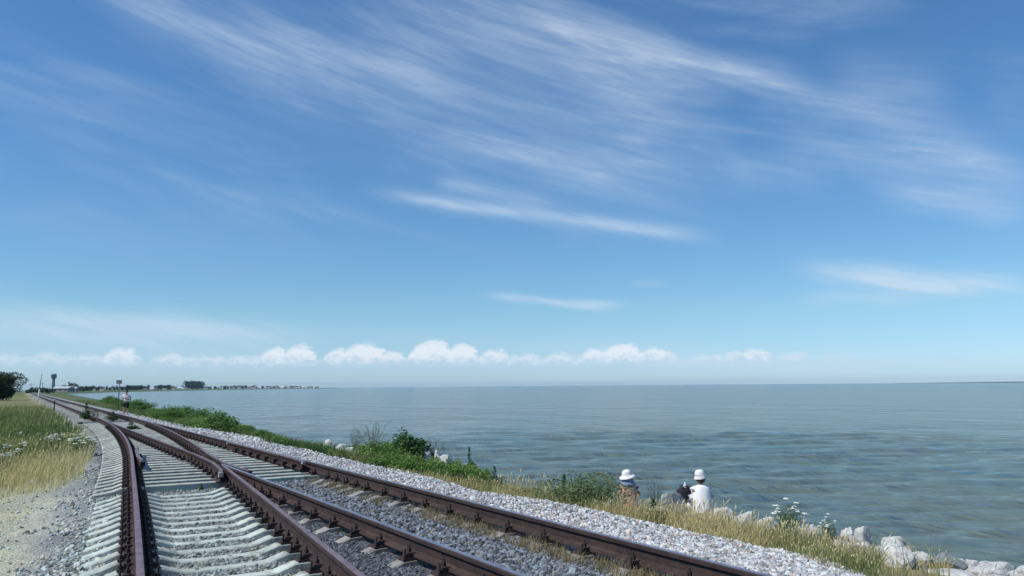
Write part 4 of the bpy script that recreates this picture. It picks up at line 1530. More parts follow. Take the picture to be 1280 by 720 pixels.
ROCKS = [
    (412, 544.5, 3.3, 15, 11, 'rock_pale', 'single whitish boulder at the top of the gravel fan, standing alone'),
    (426, 549.5, 3.3, 16, 9, 'rock_pale', 'whitish block just right of the single whitish boulder'),
    (437, 553.0, 3.3, 14, 8, 'rock_pale', 'small pale rock where the gravel fan meets wispy stalks'),
    (448, 559.0, 3.3, 18, 10, 'rock_pale', 'pale rock at the left edge of the green weeds'),
    (547, 556.0, 3.1, 10, 14, 'rock_pale', 'upright white rock behind the weeds right of the dark bush'),
    (556, 562.5, 3.1, 22, 9, 'rock_pale', 'flat white rock beside the upright white rock'),
    (533, 558.0, 3.1, 12, 10, 'rock_pale', 'white rock half hidden right behind the dark bush'),
    (840, 609.0, 2.2, 32, 30, 'rock_grey', 'large grey boulder between the two seated people'),
    (832, 610.0, 2.2, 14, 12, 'rock_pale', 'pale topped rock on the left shoulder of the grey boulder'),
    (900, 628.0, 2.2, 30, 12, 'rock_pale', 'flat pale rock right of the person in white'),
    (934, 634.0, 2.2, 22, 12, 'rock_pale', 'pale rock showing through the straw grass, between the person in white and the flowers'),
    (955, 641.0, 2.2, 20, 12, 'rock_pale', 'pale rock just left of the white-flowered plant'),
    (1012, 650.5, 2.2, 20, 11, 'rock_pale', 'low pale rock behind the straw grass, right of the taller white flowers'),
    (1030, 656.0, 2.2, 18, 12, 'rock_grey', 'grey rock below the smaller white-flowered plant'),
    (1056, 654.5, 2.2, 16, 19, 'rock_pale', 'narrow pale rock, left half of a pair above the straw grass'),
    (1074, 652.5, 2.2, 18, 19, 'rock_pale', 'rounded white rock, right half of a pair above the straw grass'),
    (1112, 661.0, 2.2, 34, 16, 'rock_pale', 'long sloping whitish rock at the crest of the grass'),
    (1128, 672.0, 2.2, 26, 16, 'rock_tan', 'tan rock tucked under the long sloping whitish rock'),
    (1112, 688.0, 3.1, 24, 22, 'rock_pale', 'pointed pale rock standing against the end of the grass'),
    (1138, 703.0, 2.8, 66, 20, 'rock_grey', 'broad blue grey slab at the bottom edge of the photo'),
    (1108, 701.0, 2.9, 40, 20, 'rock_pale', 'pale rock at the bottom edge, left of the blue grey slab'),
    (1182, 706.0, 2.8, 60, 16, 'rock_pale', 'long cream rock at the bottom edge, right of the blue grey slab'),
    (1178, 686.5, 1.8, 16, 15, 'rock_pale', 'slanting white rock at the tip of the straw grass by the water'),
    (1193, 691.0, 1.8, 18, 16, 'rock_pale', 'blocky white rock second from the tip of the grass'),
    (1208, 694.0, 1.8, 18, 16, 'rock_pale', 'squarish white rock third from the tip of the grass'),
    (1236, 696.0, 1.5, 44, 18, 'rock_pale', 'big rounded white boulder at the water edge'),
    (1256, 699.0, 1.5, 16, 18, 'rock_grey', 'dark faced rock wedged beside the big rounded white boulder'),
    (1264, 705.0, 1.5, 20, 12, 'rock_pale', 'low white rock right of the dark faced rock'),
    (1276, 707.0, 1.5, 22, 18, 'rock_tan', 'cream tan rock in the bottom right corner'),
    (1228, 708.0, 2.4, 50, 16, 'rock_tan', 'brown flat rock below the big rounded white boulder'),
    (43, 593.5, None, 10, 9, 'rock_pale', 'lone pale stone at the edge of the dry grass on the left'),
    (628, 604.5, None, 6, 7, 'rock_grey', 'small dark stone standing on the pale gravel edge'),
    (672, 623.5, None, 8, 5, 'rock_pale', 'small pale stone on the gravel left of the feathery bush'),
]
for i, (px, py, t, wp, hp, m, lab) in enumerate(ROCKS):
    put_rock(px, py + (4 if px in (1112, 1128) else 0), t, wp, hp, m, 100 + i, lab, 0.85)
# small broken stones along the crest of the bank
sproto = [rock('broken_stone', 0.15, 0.12, 0.11, 'rock_pale', 321), rock('broken_stone', 0.11, 0.13, 0.10, 'rock_pale', 322), rock('broken_stone', 0.17, 0.12, 0.10, 'rock_grey', 323)]
su = [0] * 3
for i in range(80):
    y_ = 4.5 + 10.5 * rr.random() ** 1.3
    t_ = rr.uniform(1.5, 3.3) if y_ < 8 else rr.uniform(1.5, 2.7)
    x_ = float(coast(y_)) - t_
    k = rr.randrange(3)
    o = sproto[k] if not su[k] else sproto[k].copy()
    if su[k]:
        C.objects.link(o)
    su[k] = 1
    s_ = rr.uniform(0.6, 1.6)
    o.location = (x_, y_, float(ground_z(x_, y_)) + 0.07 * s_)
    o.rotation_euler = (rr.uniform(-.5, .5), rr.uniform(-.5, .5), rr.uniform(0, 6.28))
    o.scale = (s_, s_, s_)
    tag(o, 'small broken stone lying in the grass along the crest of the sea bank', 'stone', 'broken stones on the bank crest')
# the rest of the riprap down the face of the bank
rproto = [rock('boulder', 0.36, 0.30, 0.24, 'rock_pale', 301), rock('boulder', 0.30, 0.34, 0.22, 'rock_grey', 302), rock('boulder', 0.42, 0.30, 0.25, 'rock_pale', 303), rock('boulder', 0.3, 0.26, 0.2, 'rock_tan', 304)]
ru = [0] * 4
for i in range(130):
    y_ = 3.5 + 42 * (i / 130.0) ** 1.5 + rr.uniform(-0.3, 0.3)
    t_ = rr.uniform(0.0, 1.3 if y_ > 7.6 else 2.5)
    x_ = float(coast(y_)) - t_
    k = rr.randrange(4)
    o = rproto[k] if not ru[k] else rproto[k].copy()
    if ru[k]:
        C.objects.link(o)
    ru[k] = 1
    s_ = rr.uniform(0.45, 1.1) if y_ > 8.5 else rr.uniform(0.25, 0.8)
    o.location = (x_, y_, float(ground_z(x_, y_)) + 0.02)
    o.rotation_euler = (rr.uniform(-.3, .3), rr.uniform(-.3, .3), rr.uniform(0, 6.28))
    o.scale = (s_, s_, s_)
    tag(o, 'riprap boulder on the sloping face of the sea bank, half hidden by grass', 'rock', 'riprap down the sea bank')


# ------------------------------------------------------------------ people
def skinned(name, V, E, Rad, m, parent=None, sub=2):
    me = bpy.data.meshes.new(name)
    me.from_pydata([tuple(map(float, v)) for v in V], E, [])
    o = link(name, me, parent)
    md = o.modifiers.new('skin', 'SKIN')
    md.use_smooth_shade = True
    if not me.skin_vertices:
        return o
    sv = me.skin_vertices[0].data
    for i, r in enumerate(Rad):
        sv[i].radius = r if hasattr(r, '__len__') else (r, r)
    for i in range(len(V)):
        sv[i].use_root = (i == 0)
    ss = o.modifiers.new('sub', 'SUBSURF')
    ss.levels = sub
    ss.render_levels = sub
    me.materials.append(m)
    return o


class Skel:
    def __init__(self):
        self.v, self.e, self.r = [], [], []

    def chain(self, start, pts):
        """pts: (x, y, z, r); start index or None; returns indices"""
        ids = []
        p = start
        for x, y, z, r in pts:
            self.v.append((x, y, z))
            self.r.append(r)
            i = len(self.v) - 1
            if p is not None:
                self.e.append((p, i))
            p = i
            ids.append(i)
        return ids


def hand(sk, wrist, d, side, curl=0.5):
    """palm and five fingers from the wrist vertex in direction d; side = sideways axis"""
    wv = Vector(sk.v[wrist])
    d = Vector(d).normalized()
    s = (Vector(side) - d * Vector(side).dot(d)).normalized()
    n_ = d.cross(s)
    pal = wv + d * 0.05
    pi = sk.chain(wrist, [(*pal, (0.030, 0.018))])[0]
    for k, ln in enumerate((0.068, 0.078, 0.074, 0.058)):
        b = pal + d * 0.04 + s * (0.03 - 0.02 * k)
        m_ = b + d * ln * 0.5 - n_ * 0.012 * curl
        t = b + d * ln * 0.9 - n_ * 0.04 * curl
        sk.chain(pi, [(*b, 0.010), (*m_, 0.009), (*t, 0.007)])
    b = wv + d * 0.03 + s * 0.035
    sk.chain(pi, [(*b, 0.011), (*(b + d * 0.03 + s * 0.02), 0.010), (*(b + d * 0.055 + s * 0.022), 0.008)])


def head_on(sk, neck, base, look):
    """neck, skull, nose on the skeleton; returns centre of the head"""
    bv = Vector(base)
    lk = Vector(look).normalized()
    c = bv + Vector((0, 0, 0.16)) + lk * 0.025
    ids = sk.chain(neck, [(*(bv + Vector((0, 0, 0.04)) + lk * 0.005), 0.052), (*(bv + Vector((0, 0, 0.09)) + lk * 0.02), 0.066), (*c, (0.082, 0.092)), (*(c + Vector((0, 0, 0.07)) - lk * 0.012), 0.068)])
    sk.chain(ids[2], [(*(c + lk * 0.10 - Vector((0, 0, 0.012))), 0.014)])
    sd_ = lk.cross(Vector((0, 0, 1)))
    for s in (-1, 1):
        sk.chain(ids[2], [(*(c + sd_ * s * 0.088 - Vector((0, 0, 0.01))), (0.012, 0.022))])
    return c, lk, sd_


def face_bits(c, lk, sd_, parent):
    for s in (-1, 1):
        m = MB()
        p = c + lk * 0.078 + sd_ * s * 0.032 + Vector((0, 0, 0.018))
        m.lathe([(0.004, -0.009), (0.010, -0.004), (0.010, 0.004), (0.004, 0.009)], 8, p)
        m.build('eye', M['eye'], parent, True)
    m = MB()
    p = c + lk * 0.083 - Vector((0, 0, 0.05))
    m.tube([p - sd_ * 0.022, p + lk * 0.006, p + sd_ * 0.022], [0.003, 0.006, 0.003], 6)
    m.build('mouth', M['print'], parent, True)


def hat(parent, c, m, brim=0.17, tilt=(0, 0), crown=0.115, height=0.13, droop=0.05):
    b = MB()
    b.lathe([(brim, -droop), (brim + 0.004, -droop + 0.006), (brim * 0.86, -droop * 0.45), (crown + 0.012, 0.004), (crown + 0.002, 0.022), (crown * 0.98, height * 0.45), (crown * 0.88, height * 0.72), (crown * 0.66, height * 0.92), (crown * 0.35, height), (0.01, height + 0.004)], 24)
    o = b.build('sun_hat', m, parent, True)
    o.location = tuple(c + Vector((0, 0, 0.045)))
    o.rotation_euler = (tilt[0], tilt[1], 0)
    return o


def seated(loc, rz, label, top, robe=None, lean=0.12, look=(0, 1, 0), scarf=None):
    """person sitting on a boulder facing +Y locally; origin at the seat"""
    root = empty('person', loc, rz)
    tag(root, label, 'person')
    sk = Skel()
    sp = sk.chain(None, [(0, 0, 0.10, (0.165, 0.125)), (0, lean * 0.35, 0.25, (0.145, 0.11)), (0, lean * 0.7, 0.40, (0.165, 0.115)), (0, lean, 0.52, (0.125, 0.085)), (0, lean + 0.01, 0.575, 0.058)])
    c, lk, sd_ = head_on(sk, sp[-1], (0, lean + 0.02, 0.60), look)
    for s in (-1, 1):
        a = sk.chain(sp[3], [(s * 0.165, lean, 0.49, 0.046), (s * 0.205, lean + 0.03, 0.36, 0.042), (s * 0.205, lean + 0.08, 0.235, 0.043), (s * 0.15, lean + 0.20, 0.175, 0.036), (s * 0.10, lean + 0.29, 0.155, 0.028)])
        hand(sk, a[-1], (-s * 0.3, 0.9, -0.1), (s, 0.2, 0.3))
        sk.chain(sp[0], [(s * 0.10, 0.05, 0.09, 0.098), (s * 0.13, 0.28, 0.11, 0.082), (s * 0.14, 0.46, 0.08, 0.066), (s * 0.14, 0.52, -0.10, 0.060), (s * 0.14, 0.50, -0.33, 0.042), (s * 0.14, 0.54, -0.385, 0.04), (s * 0.15, 0.66, -0.40, 0.033)])
    body = skinned('body', sk.v, sk.e, sk.r, M['skin'], root)
    face_bits(c, lk, sd_, root)
    # clothing follows the trunk and upper arms
    g = MB()
    secs = [(0.02, -0.01, 0.235, 0.20), (0.25, lean * 0.4, 0.228, 0.178), (0.42, lean * 0.8, 0.222, 0.155), (0.50, lean, 0.208, 0.140), (0.555, lean, 0.185, 0.12), (0.595, lean, 0.115, 0.09), (0.61, lean, 0.07, 0.07)] if robe else [(0.02, -0.01, 0.215, 0.185), (0.12, 0.0, 0.208, 0.168), (0.25, lean * 0.4, 0.198, 0.150), (0.38, lean * 0.7, 0.200, 0.142), (0.50, lean, 0.20, 0.130), (0.555, lean, 0.182, 0.120), (0.595, lean, 0.115, 0.09), (0.61, lean, 0.07, 0.07)]
    n_ = 28
    vs, fs = [], []
    for zz, yy, ax_, ay_ in secs:
        if robe:
            ax_ *= 0.94
        for q in range(n_):
            a_ = 2 * math.pi * q / n_
            f_ = 1 + 0.035 * math.sin(5 * a_ + zz * 9) * (1 - zz / 0.6) + 0.02 * math.sin(9 * a_ - zz * 14)
            vs.append((ax_ * f_ * math.cos(a_), yy + ay_ * f_ * math.sin(a_), zz))
    for i in range(len(secs) - 1):
        for q in range(n_):
            q2 = (q + 1) % n_
            fs.append((i * n_ + q, i * n_ + q2, (i + 1) * n_ + q2, (i + 1) * n_ + q))
    g.add(vs, fs)
    for s in (-1, 1):
        if robe:
            g.tube([(s * 0.12, lean, 0.525), (s * 0.178, lean, 0.495), (s * 0.205, lean + 0.03, 0.36), (s * 0.205, lean + 0.08, 0.235), (s * 0.15, lean + 0.20, 0.175), (s * 0.10, lean + 0.27, 0.16)], [0.085, 0.098, 0.098, 0.09, 0.07, 0.06], 12)
            g.tube([(s * 0.09, 0.03, 0.09), (s * 0.13, 0.25, 0.11), (s * 0.14, 0.46, 0.085), (s * 0.14, 0.525, 0.0), (s * 0.14, 0.51, -0.2)], [0.12, 0.115, 0.10, 0.095, 0.09], 12)
        else:
            g.tube([(s * 0.12, lean, 0.525), (s * 0.178, lean, 0.495), (s * 0.212, lean + 0.02, 0.40), (s * 0.222, lean + 0.03, 0.34)], [0.085, 0.095, 0.086, 0.078], 12)
    g.build('shirt' if not robe else 'long_white_top', top, root, True)
    if not robe:
        tk = Skel()
        q = tk.chain(None, [(0, 0.0, 0.08, (0.18, 0.14))])
        for s in (-1, 1):
            tk.chain(q[0], [(s * 0.10, 0.06, 0.09, 0.108), (s * 0.13, 0.30, 0.11, 0.094), (s * 0.14, 0.44, 0.085, 0.08)])
        skinned('shorts', tk.v, tk.e, tk.r, M['blue_cloth'], root)
    # hair under the hat
    hk = MB()
    hk.lathe([(0.05, -0.11), (0.092, -0.08), (0.108, 0.0), (0.10, 0.06), (0.04, 0.10)], 16)
    h_ = hk.build('hair', M['hair'], root, True)
    h_.location = tuple(c - lk * 0.022)
    root.scale = (0.9, 0.9, 0.9)
    return root, c, lk


def seat_boulder(px, py, m, seed, label):
    p = at(px, py, -0.93)
    o = rock('boulder', 0.46, 0.40, 0.30, m, seed)
    o.location = (float(p[0]) + 0.03, float(p[1]) + 0.05, -1.29)
    o.rotation_euler = (0, 0, -YAW)
    tag(o, label, 'rock')


seat_boulder(878, 631, 'rock_pale', 400, 'pale flat boulder under the person in white')
p1, c1, l1 = seated((at(878, 631, -0.93)[0], at(878, 631, -0.93)[1], -1.085), -0.5, 'person in white sun hat and long white top sitting with back to the track', M['white_cloth'], True, 0.04, (-0.9, 0.5, -0.15))
hat(p1, c1 - l1 * 0.01, M['straw'], 0.145, (0.05, -0.12), 0.112, 0.135, 0.06)
bb = MB()
bb.lathe([(0.118, 0.0), (0.119, 0.028)], 24, (0, 0, 0))
band = bb.build('hat_band', M['dark_metal'], p1, True)
band.location = tuple(c1 - l1 * 0.01 + Vector((0, 0, 0.032)))
seat_boulder(787, 628, 'rock_grey', 401, 'grey boulder under the person in patterned clothes, half hidden by grass')
p2, c2, l2 = seated((at(787, 628, -0.90)[0], at(787, 628, -0.90)[1], -1.085), -0.35, 'person in pink patterned top, white hat and blue scarf sitting beside the feathery bush', M['print'], None, 0.08, (-0.85, 0.45, -0.3))
hat(p2, c2 - l2 * 0.01, M['straw'], 0.19, (0.1, -0.22), 0.11, 0.12, 0.05)
sc = MB()
sc.lathe([(0.17, -0.20), (0.185, -0.16), (0.14, -0.09), (0.115, -0.02), (0.108, 0.03), (0.09, 0.05)], 20)
s_ob = sc.build('scarf', M['blue_cloth'], p2, True)
s_ob.location = tuple(c2 - l2 * 0.03 + Vector((0, 0, 0.0)))


def standing(loc, rz, label):
    root = empty('person', loc, rz)
    tag(root, label, 'person')
    sk = Skel()
    sp = sk.chain(None, [(0, 0, 0.92, (0.16, 0.11)), (0, 0.0, 1.08, (0.142, 0.10)), (0, 0.01, 1.24, (0.168, 0.115)), (0, 0, 1.37, (0.13, 0.085)), (0, 0.005, 1.425, 0.056)])
    c, lk, sd_ = head_on(sk, sp[-1], (0, 0.01, 1.45), (0.1, 1, -0.12))
    for s in (-1, 1):
        if s < 0:
            a = sk.chain(sp[3], [(-0.18, 0, 1.36, 0.06), (-0.245, -0.01, 1.2, 0.05), (-0.265, 0.02, 1.07, 0.042), (-0.16, 0.20, 1.10, 0.036), (-0.06, 0.26, 1.14, 0.028)])
            hand(sk, a[-1], (0.8, 0.4, 0.2), (0, 0.3, 1))
        else:
            a = sk.chain(sp[3], [(0.18, 0, 1.36, 0.06), (0.235, -0.01, 1.2, 0.05), (0.25, 0.02, 1.08, 0.042), (0.16, 0.20, 1.14, 0.036), (0.07, 0.25, 1.19, 0.028)])
            hand(sk, a[-1], (-0.8, 0.4, 0.2), (0, 0.3, 1))
        ph = s * 0.10
        sk.chain(sp[0], [(s * 0.095, 0.0, 0.84, 0.098), (s * 0.10, ph * 0.8, 0.62, 0.078), (s * 0.10, ph * 1.3, 0.46, 0.058), (s * 0.10, ph * 0.9, 0.30, 0.055), (s * 0.10, ph * 0.9 - 0.01, 0.08, 0.036), (s * 0.105, ph * 0.9 + 0.03, 0.035, 0.038), (s * 0.12, ph * 0.9 + 0.15, 0.025, 0.03)])
    skinned('body', sk.v, sk.e, sk.r, M['skin'], root)
    face_bits(c, lk, sd_, root)
    ck = Skel()
    sp2 = ck.chain(None, [(0, 0, 0.90, (0.185, 0.135)), (0, 0, 1.08, (0.165, 0.122)), (0, 0.01, 1.24, (0.188, 0.134)), (0, 0, 1.375, (0.14, 0.095)), (0, 0.0, 1.415, 0.07)])
    for s in (-1, 1):
        ck.chain(sp2[3], [(s * 0.18, 0, 1.365, 0.075), (s * 0.232, -0.01, 1.235, 0.066)])
    skinned('shirt', ck.v, ck.e, ck.r, M['white_cloth'], root)
    tk = Skel()
    q = tk.chain(None, [(0, 0, 0.90, (0.178, 0.13))])
    for s in (-1, 1):
        tk.chain(q[0], [(s * 0.097, 0.0, 0.82, 0.115), (s * 0.10, s * 0.07, 0.62, 0.098), (s * 0.10, s * 0.10, 0.50, 0.088)])
    skinned('shorts', tk.v, tk.e, tk.r, M['black_cloth'], root)
    hk = MB()
    hk.lathe([(0.06, -0.05), (0.094, -0.01), (0.103, 0.05), (0.09, 0.10), (0.04, 0.125)], 16)
    h_ = hk.build('hair', M['hair'], root, True)
    h_.location = tuple(c - lk * 0.02)
    for s in (-1, 1):
        sh = MB()
        y0 = s * 0.09
        sh.box(s * 0.11 - 0.05, s * 0.11 + 0.05, y0 - 0.075, y0 + 0.20, -0.005, 0.05, taper=0.012)
        sh.build('shoe', M['grey_metal'], root)
    return root


pw = at(157, 519, -0.30)
walker = standing((pw[0], pw[1], float(ground_z(pw[0], pw[1]))), math.pi - 0.3, 'person in white shirt and black shorts walking beside the far rail')

# black bag with white bottle beside the person in white
bp = at(857, 627, -0.98)
bag = empty('bag', (bp[0], bp[1], -1.06), -0.4)
tag(bag, 'black soft bag resting on rocks between grey boulder and person in white', 'bag')
bm = bmesh.new()
bmesh.ops.create_icosphere(bm, subdivisions=3, radius=1.0)
for v in bm.verts:
    p = v.co
    k = 1 + 0.10 * mnoise.noise(p * 2.3 + Vector((3, 1, 7)))
    v.co = Vector((math.copysign(abs(p.x) ** 0.7, p.x) * 0.19 * k, math.copysign(abs(p.y) ** 0.7, p.y) * 0.13 * k, math.copysign(abs(p.z) ** 0.75, p.z) * 0.20 * k + 0.19))
me = bpy.data.meshes.new('pouch')
bm.to_mesh(me)
bm.free()
me.materials.append(M['black_cloth'])
me.polygons.foreach_set('use_smooth', [True] * len(me.polygons))
link('pouch', me, bag)
h_ = MB()
for s in (-1, 1):
    h_ = MB()
    h_.tube([(-0.10, s * 0.05, 0.34), (-0.08, s * 0.08, 0.39), (0.0, s * 0.10, 0.41), (0.08, s * 0.08, 0.39), (0.10, s * 0.05, 0.34)], 0.012, 6)
    h_.build('strap', M['black_cloth'], bag, True)
wt = MB()
wt.lathe([(0.03, 0), (0.034, 0.01), (0.034, 0.15), (0.014, 0.19), (0.014, 0.215)], 12)
wb = wt.build('bottle', M['white_paint'], None, True)
wb.location = (float(bp[0]) - 0.02, float(bp[1]) - 0.02, -0.79)
tag(wb, 'small white bottle poking out of the top of the black bag', 'bottle')

# ------------------------------------------------------------------ track-side furniture
pp = at(46.5, 504, -0.45)
pole = empty('leaning_pole', (pp[0], pp[1], float(ground_z(pp[0], pp[1])) - 0.1))
dd = float(np.dot(pp - EYE, fw))
rx = rt
top = pp + rx * (3.5 / 1000 * dd) + np.array([0, 0, 37 / 1000 * dd])
mid = pp + (top - pp) * 0.50
m = MB()
m.tube([(0, 0, 0), tuple(mid - pp)], [0.075, 0.065], 10)
m.build('white_shaft', M['white_paint'], pole, True)
m = MB()
m.tube([tuple(mid - pp + np.array([0, 0, 0.002])), tuple(top - pp)], [0.055, 0.03], 10)
m.build('dark_shaft', M['dark_metal'], pole, True)
tag(pole, 'leaning pole, white below and dark above, in the grass left of the track', 'pole')

pp = at(67.5, 514.5, -0.42)
post = empty('marker_post', (pp[0], pp[1], float(ground_z(pp[0], pp[1])) - 0.05))
m = MB()
m.box(-0.05, 0.05, -0.05, 0.05, 0, 0.98, taper=0.008)
m.build('post', M['rust'], post)
m = MB()
m.box(-0.085, 0.085, -0.07, 0.07, 0.985, 1.13, taper=0.012)
m.build('white_cap', M['white_paint'], post)
tag(post, 'short rusty marker post with a white cap beside the left rail', 'post')

pp = at(147.5, 514, -0.5)
dd = float(np.dot(pp - EYE, fw))
sign = empty('sign_post', (pp[0], pp[1], float(ground_z(pp[0], pp[1])) - 0.05), -YAW)
H_ = 0.05 + 37.5 / 1000 * dd
m = MB()
m.tube([(0, 0, 0), (0, 0, H_)], 0.045, 8)
m.build('post', M['grey_metal'], sign, True)
m = MB()
m.box(-0.25, 0.25, -0.075, -0.05, H_ - 0.30, H_ + 0.02)
m.build('sign_board', M['grey_metal'], sign)
tag(sign, 'tall thin signal post with a small square board, left of the walking person', 'sign')


# ------------------------------------------------------------------ trees
def tree(name, w_, h_, nleaf, leaf, ca, cb, seed, trunk_h=0.25, lobes=14, m='leaf'):
    r = random.Random(seed)
    root = empty(name)
    tb = MB()
    tb.tube([(0, 0, -0.3), (0.02 * w_, 0, h_ * trunk_h), (0, 0.02 * w_, h_ * 0.7)], [0.035 * h_, 0.026 * h_, 0.008 * h_], 8)
    cs, rs = [], []
    for i in range(lobes):
        a = r.uniform(0, 6.28)
        zt = r.uniform(trunk_h * 0.8, 0.92)
        wid = math.sin(min(1, (zt - trunk_h * 0.5) / (1 - trunk_h * 0.5)) * math.pi * 0.88) ** 0.6
        q = r.uniform(0.15, 0.85) * w_ / 2 * wid
        c = (q * math.cos(a), q * math.sin(a), zt * h_)
        cs.append(c)
        rs.append((w_ * r.uniform(0.12, 0.2), w_ * r.uniform(0.12, 0.2), h_ * r.uniform(0.13, 0.2)))
        tb.tube([(0, 0, h_ * trunk_h * r.uniform(0.7, 1.3)), (c[0] * 0.5, c[1] * 0.5, c[2] * 0.8), c], [0.014 * h_, 0.009 * h_, 0.004 * h_], 5)
    tb.build('trunk', M['bark'], root)
    V, F, cc = leaf_cloud(nleaf, cs, rs, leaf, mixcol(nleaf, ca, cb, RNG.uniform(0, 1, nleaf), 0.3), 0.9)
    np_mesh('crown', V, F, M[m], cc, root)
    register(root)
    return root


DK, DK2 = (0.022, 0.042, 0.015), (0.055, 0.085, 0.03)
pt = at(-4, 500, -0.4)
dd = float(np.dot(pt - EYE, fw))
t1 = tree('broad_tree', 62 / 1000 * dd, 33.5 / 1000 * dd, 16000, 0.30, DK, DK2, 31, 0.16, 44)
place(t1, 0, (pt[0], pt[1], float(ground_z(pt[0], pt[1]))), 0.4, 1.0, 'broad dark tree at the left edge, beyond the grassy verge', 'tree')

far_protos = [tree('far_tree', 8, 7, 900, 0.75, DK, DK2, 41, 0.2, 10, 'far_leaf'), tree('far_tree', 11, 7, 1000, 0.85, DK, DK2, 42, 0.15, 12, 'far_leaf'), tree('far_tree', 5, 9, 700, 0.7, DK, DK2, 43, 0.2, 9, 'far_leaf'),
              tree('far_tree', 14, 9, 1200, 0.95, DK, DK2, 44, 0.15, 14, 'far_leaf')]
fu = [0] * 4


def far_tree(px, dist, hpx, label, group, k=None, wide=1.0):
    k = rr.randrange(4) if k is None else k
    base_h = (7, 7, 9, 9)[k]
    s = hpx / 1000.0 * dist / base_h
    p = along(px, dist)
    place(far_protos[k], fu[k], (p[0], p[1], -0.6), rr.uniform(0, 6.28), (s * wide, s * wide, s), label, 'tree', group)
    fu[k] = 1


def town_dist(px):
    return float(np.interp(px, [0, 40, 100, 200, 300, 410], [420, 600, 1120, 1900, 2700, 3560]))


# wooded shore: nearer end tall, thinning out along the bay
for px in np.arange(34, 70, 2.6):
    far_tree(px, 560 + rr.uniform(-60, 120), rr.uniform(3.5, 6.5), 'low dark tree in the far row between the leaning pole and the water tower', 'trees at the end of the track', wide=1.2)
for px, hp in ((76, 6), (80, 7), (84, 7.5), (88, 10.5), (91, 9), (95, 7), (99, 6.5), (103, 7), (106, 7.5)):
    far_tree(px, 940 + rr.uniform(-30, 120), hp * rr.uniform(0.9, 1.1), 'dark tree in the clump right of the pale-roofed sheds', 'trees by the pale-roofed sheds')
for px in np.arange(108, 166, 2.4):
    far_tree(px + rr.uniform(-.8, .8), town_dist(px) + rr.uniform(0, 120), rr.uniform(4.0, 6.0), 'dark tree in the long shore row behind the signal post', 'trees of the shore row', wide=1.2)
for px in np.concatenate([np.arange(160, 187, 1.9), np.arange(193, 214, 2.0)]):
    far_tree(px + rr.uniform(-.5, .5), town_dist(px) + rr.uniform(0, 100), rr.uniform(4.4, 6.0), 'dark tree in the dense shore wood right of the walking person', 'trees of the dense shore wood', wide=1.2)
for px in np.arange(214, 400, 3.0):
    if rr.random() < 0.86:
        far_tree(px + rr.uniform(-1, 1), town_dist(px) + rr.uniform(0, 150), rr.uniform(2.2, 4.6) * (1.0 if px < 330 else 0.75), 'tiny dark tree on the low point across the bay', 'trees on the far point', wide=1.3)
for px in np.arange(233, 252, 2.6):
    far_tree(px, town_dist(px) + 200, rr.uniform(8.6, 10.2), 'tall flat-topped dark tree clump standing above the far point', 'tall trees on the far point', 3, 0.8)


def house(dist, px, wpx, hpx, m_wall, m_roof, label, group=None, flat=False):
    p = along(px, dist)
    w_, h_ = wpx / 1000 * dist, hpx / 1000 * dist
    o = empty('house', (p[0], p[1], -0.7), -YAW + rr.uniform(-0.2, 0.2))
    m = MB()
    m.box(-w_ / 2, w_ / 2, -w_ * 0.3, w_ * 0.3, 0, h_ * (0.95 if flat else 0.62))
    m.build('wall', M[m_wall], o)
    m = MB()
    e = w_ * 0.04
    if flat:
        m.box(-w_ / 2 - e, w_ / 2 + e, -w_ * .3 - e, w_ * .3 + e, h_ * 0.952, h_)
    else:
        z0, z1 = h_ * 0.622, h_
        y1 = w_ * 0.3 + e
        x1 = w_ / 2 + e
        m.add([(-x1, -y1, z0), (x1, -y1, z0), (x1, y1, z0), (-x1, y1, z0), (-x1, 0, z1), (x1, 0, z1)], [(0, 1, 5, 4), (2, 3, 4, 5), (0, 4, 3), (1, 2, 5), (3, 2, 1, 0)])
    m.build('roof', M[m_roof], o)
    nwin = 3
    for i in range(nwin):
        m = MB()
        xc = (-0.33 + 0.33 * i) * w_
        m.box(xc - w_ * 0.06, xc + w_ * 0.06, -w_ * 0.3 - 0.06, -w_ * 0.3 - 0.01, h_ * 0.2, h_ * 0.45)
        m.build('window', M['window'], o)
    tag(o, label, 'house', group)
    return o


for i, px in enumerate((118, 128, 190, 206, 217, 224, 232, 258, 266, 276, 292, 299, 313, 318, 325, 334, 346, 353, 362, 371, 379, 388, 396)):
    house(town_dist(px) - 60, px, rr.uniform(2.5, 5), rr.uniform(1.8, 2.8), 'wall_pale', ('roof', 'roof_red', 'wall_pale')[i % 3],
          'tiny pale house among dark trees along the shore of the bay', 'houses along the bay shore', i % 4 == 3)
# white sheds and the tower near the end of the track
house(860, 80, 18, 6.2, 'roof', 'shed_roof', 'long grey shed with pale roof beside the dark water tower', None)
house(900, 92, 9, 5.4, 'roof', 'shed_roof', 'smaller grey shed right of the long pale-roofed shed, behind dark trees', None)
house(640, 56, 9, 4.0, 'wall_pale', 'white_paint', 'low white shed left of the water tower at the track end', None)
p = along(66.5, 900)
D_ = 800
tw_ = empty('water_tower', (p[0], p[1], -0.6), -YAW)
sh_w = 1.3 / 1000 * D_
m = MB()
for sx in (-1, 1):
    for sy in (-1, 1):
        m = MB()
        m.tube([(sx * sh_w * 0.8, sy * sh_w * 0.8, 0), (sx * sh_w * 0.55, sy * sh_w * 0.55, 14.0)], 0.42, 6)
        m.build('leg', M['tower'], tw_)
m = MB()
for z in (4, 8, 11.5):
    k = sh_w * (0.8 - 0.25 * z / 14)
    for a, b in (((-k, -k), (k, -k)), ((k, -k), (k, k)), ((k, k), (-k, k)), ((-k, k), (-k, -k))):
        m.tube([(*a, z), (*b, z)], 0.2, 5)
        m.tube([(*a, z), (*b, z + 2.2)], 0.12, 5)
m.build('bracing', M['tower'], tw_)
m = MB()
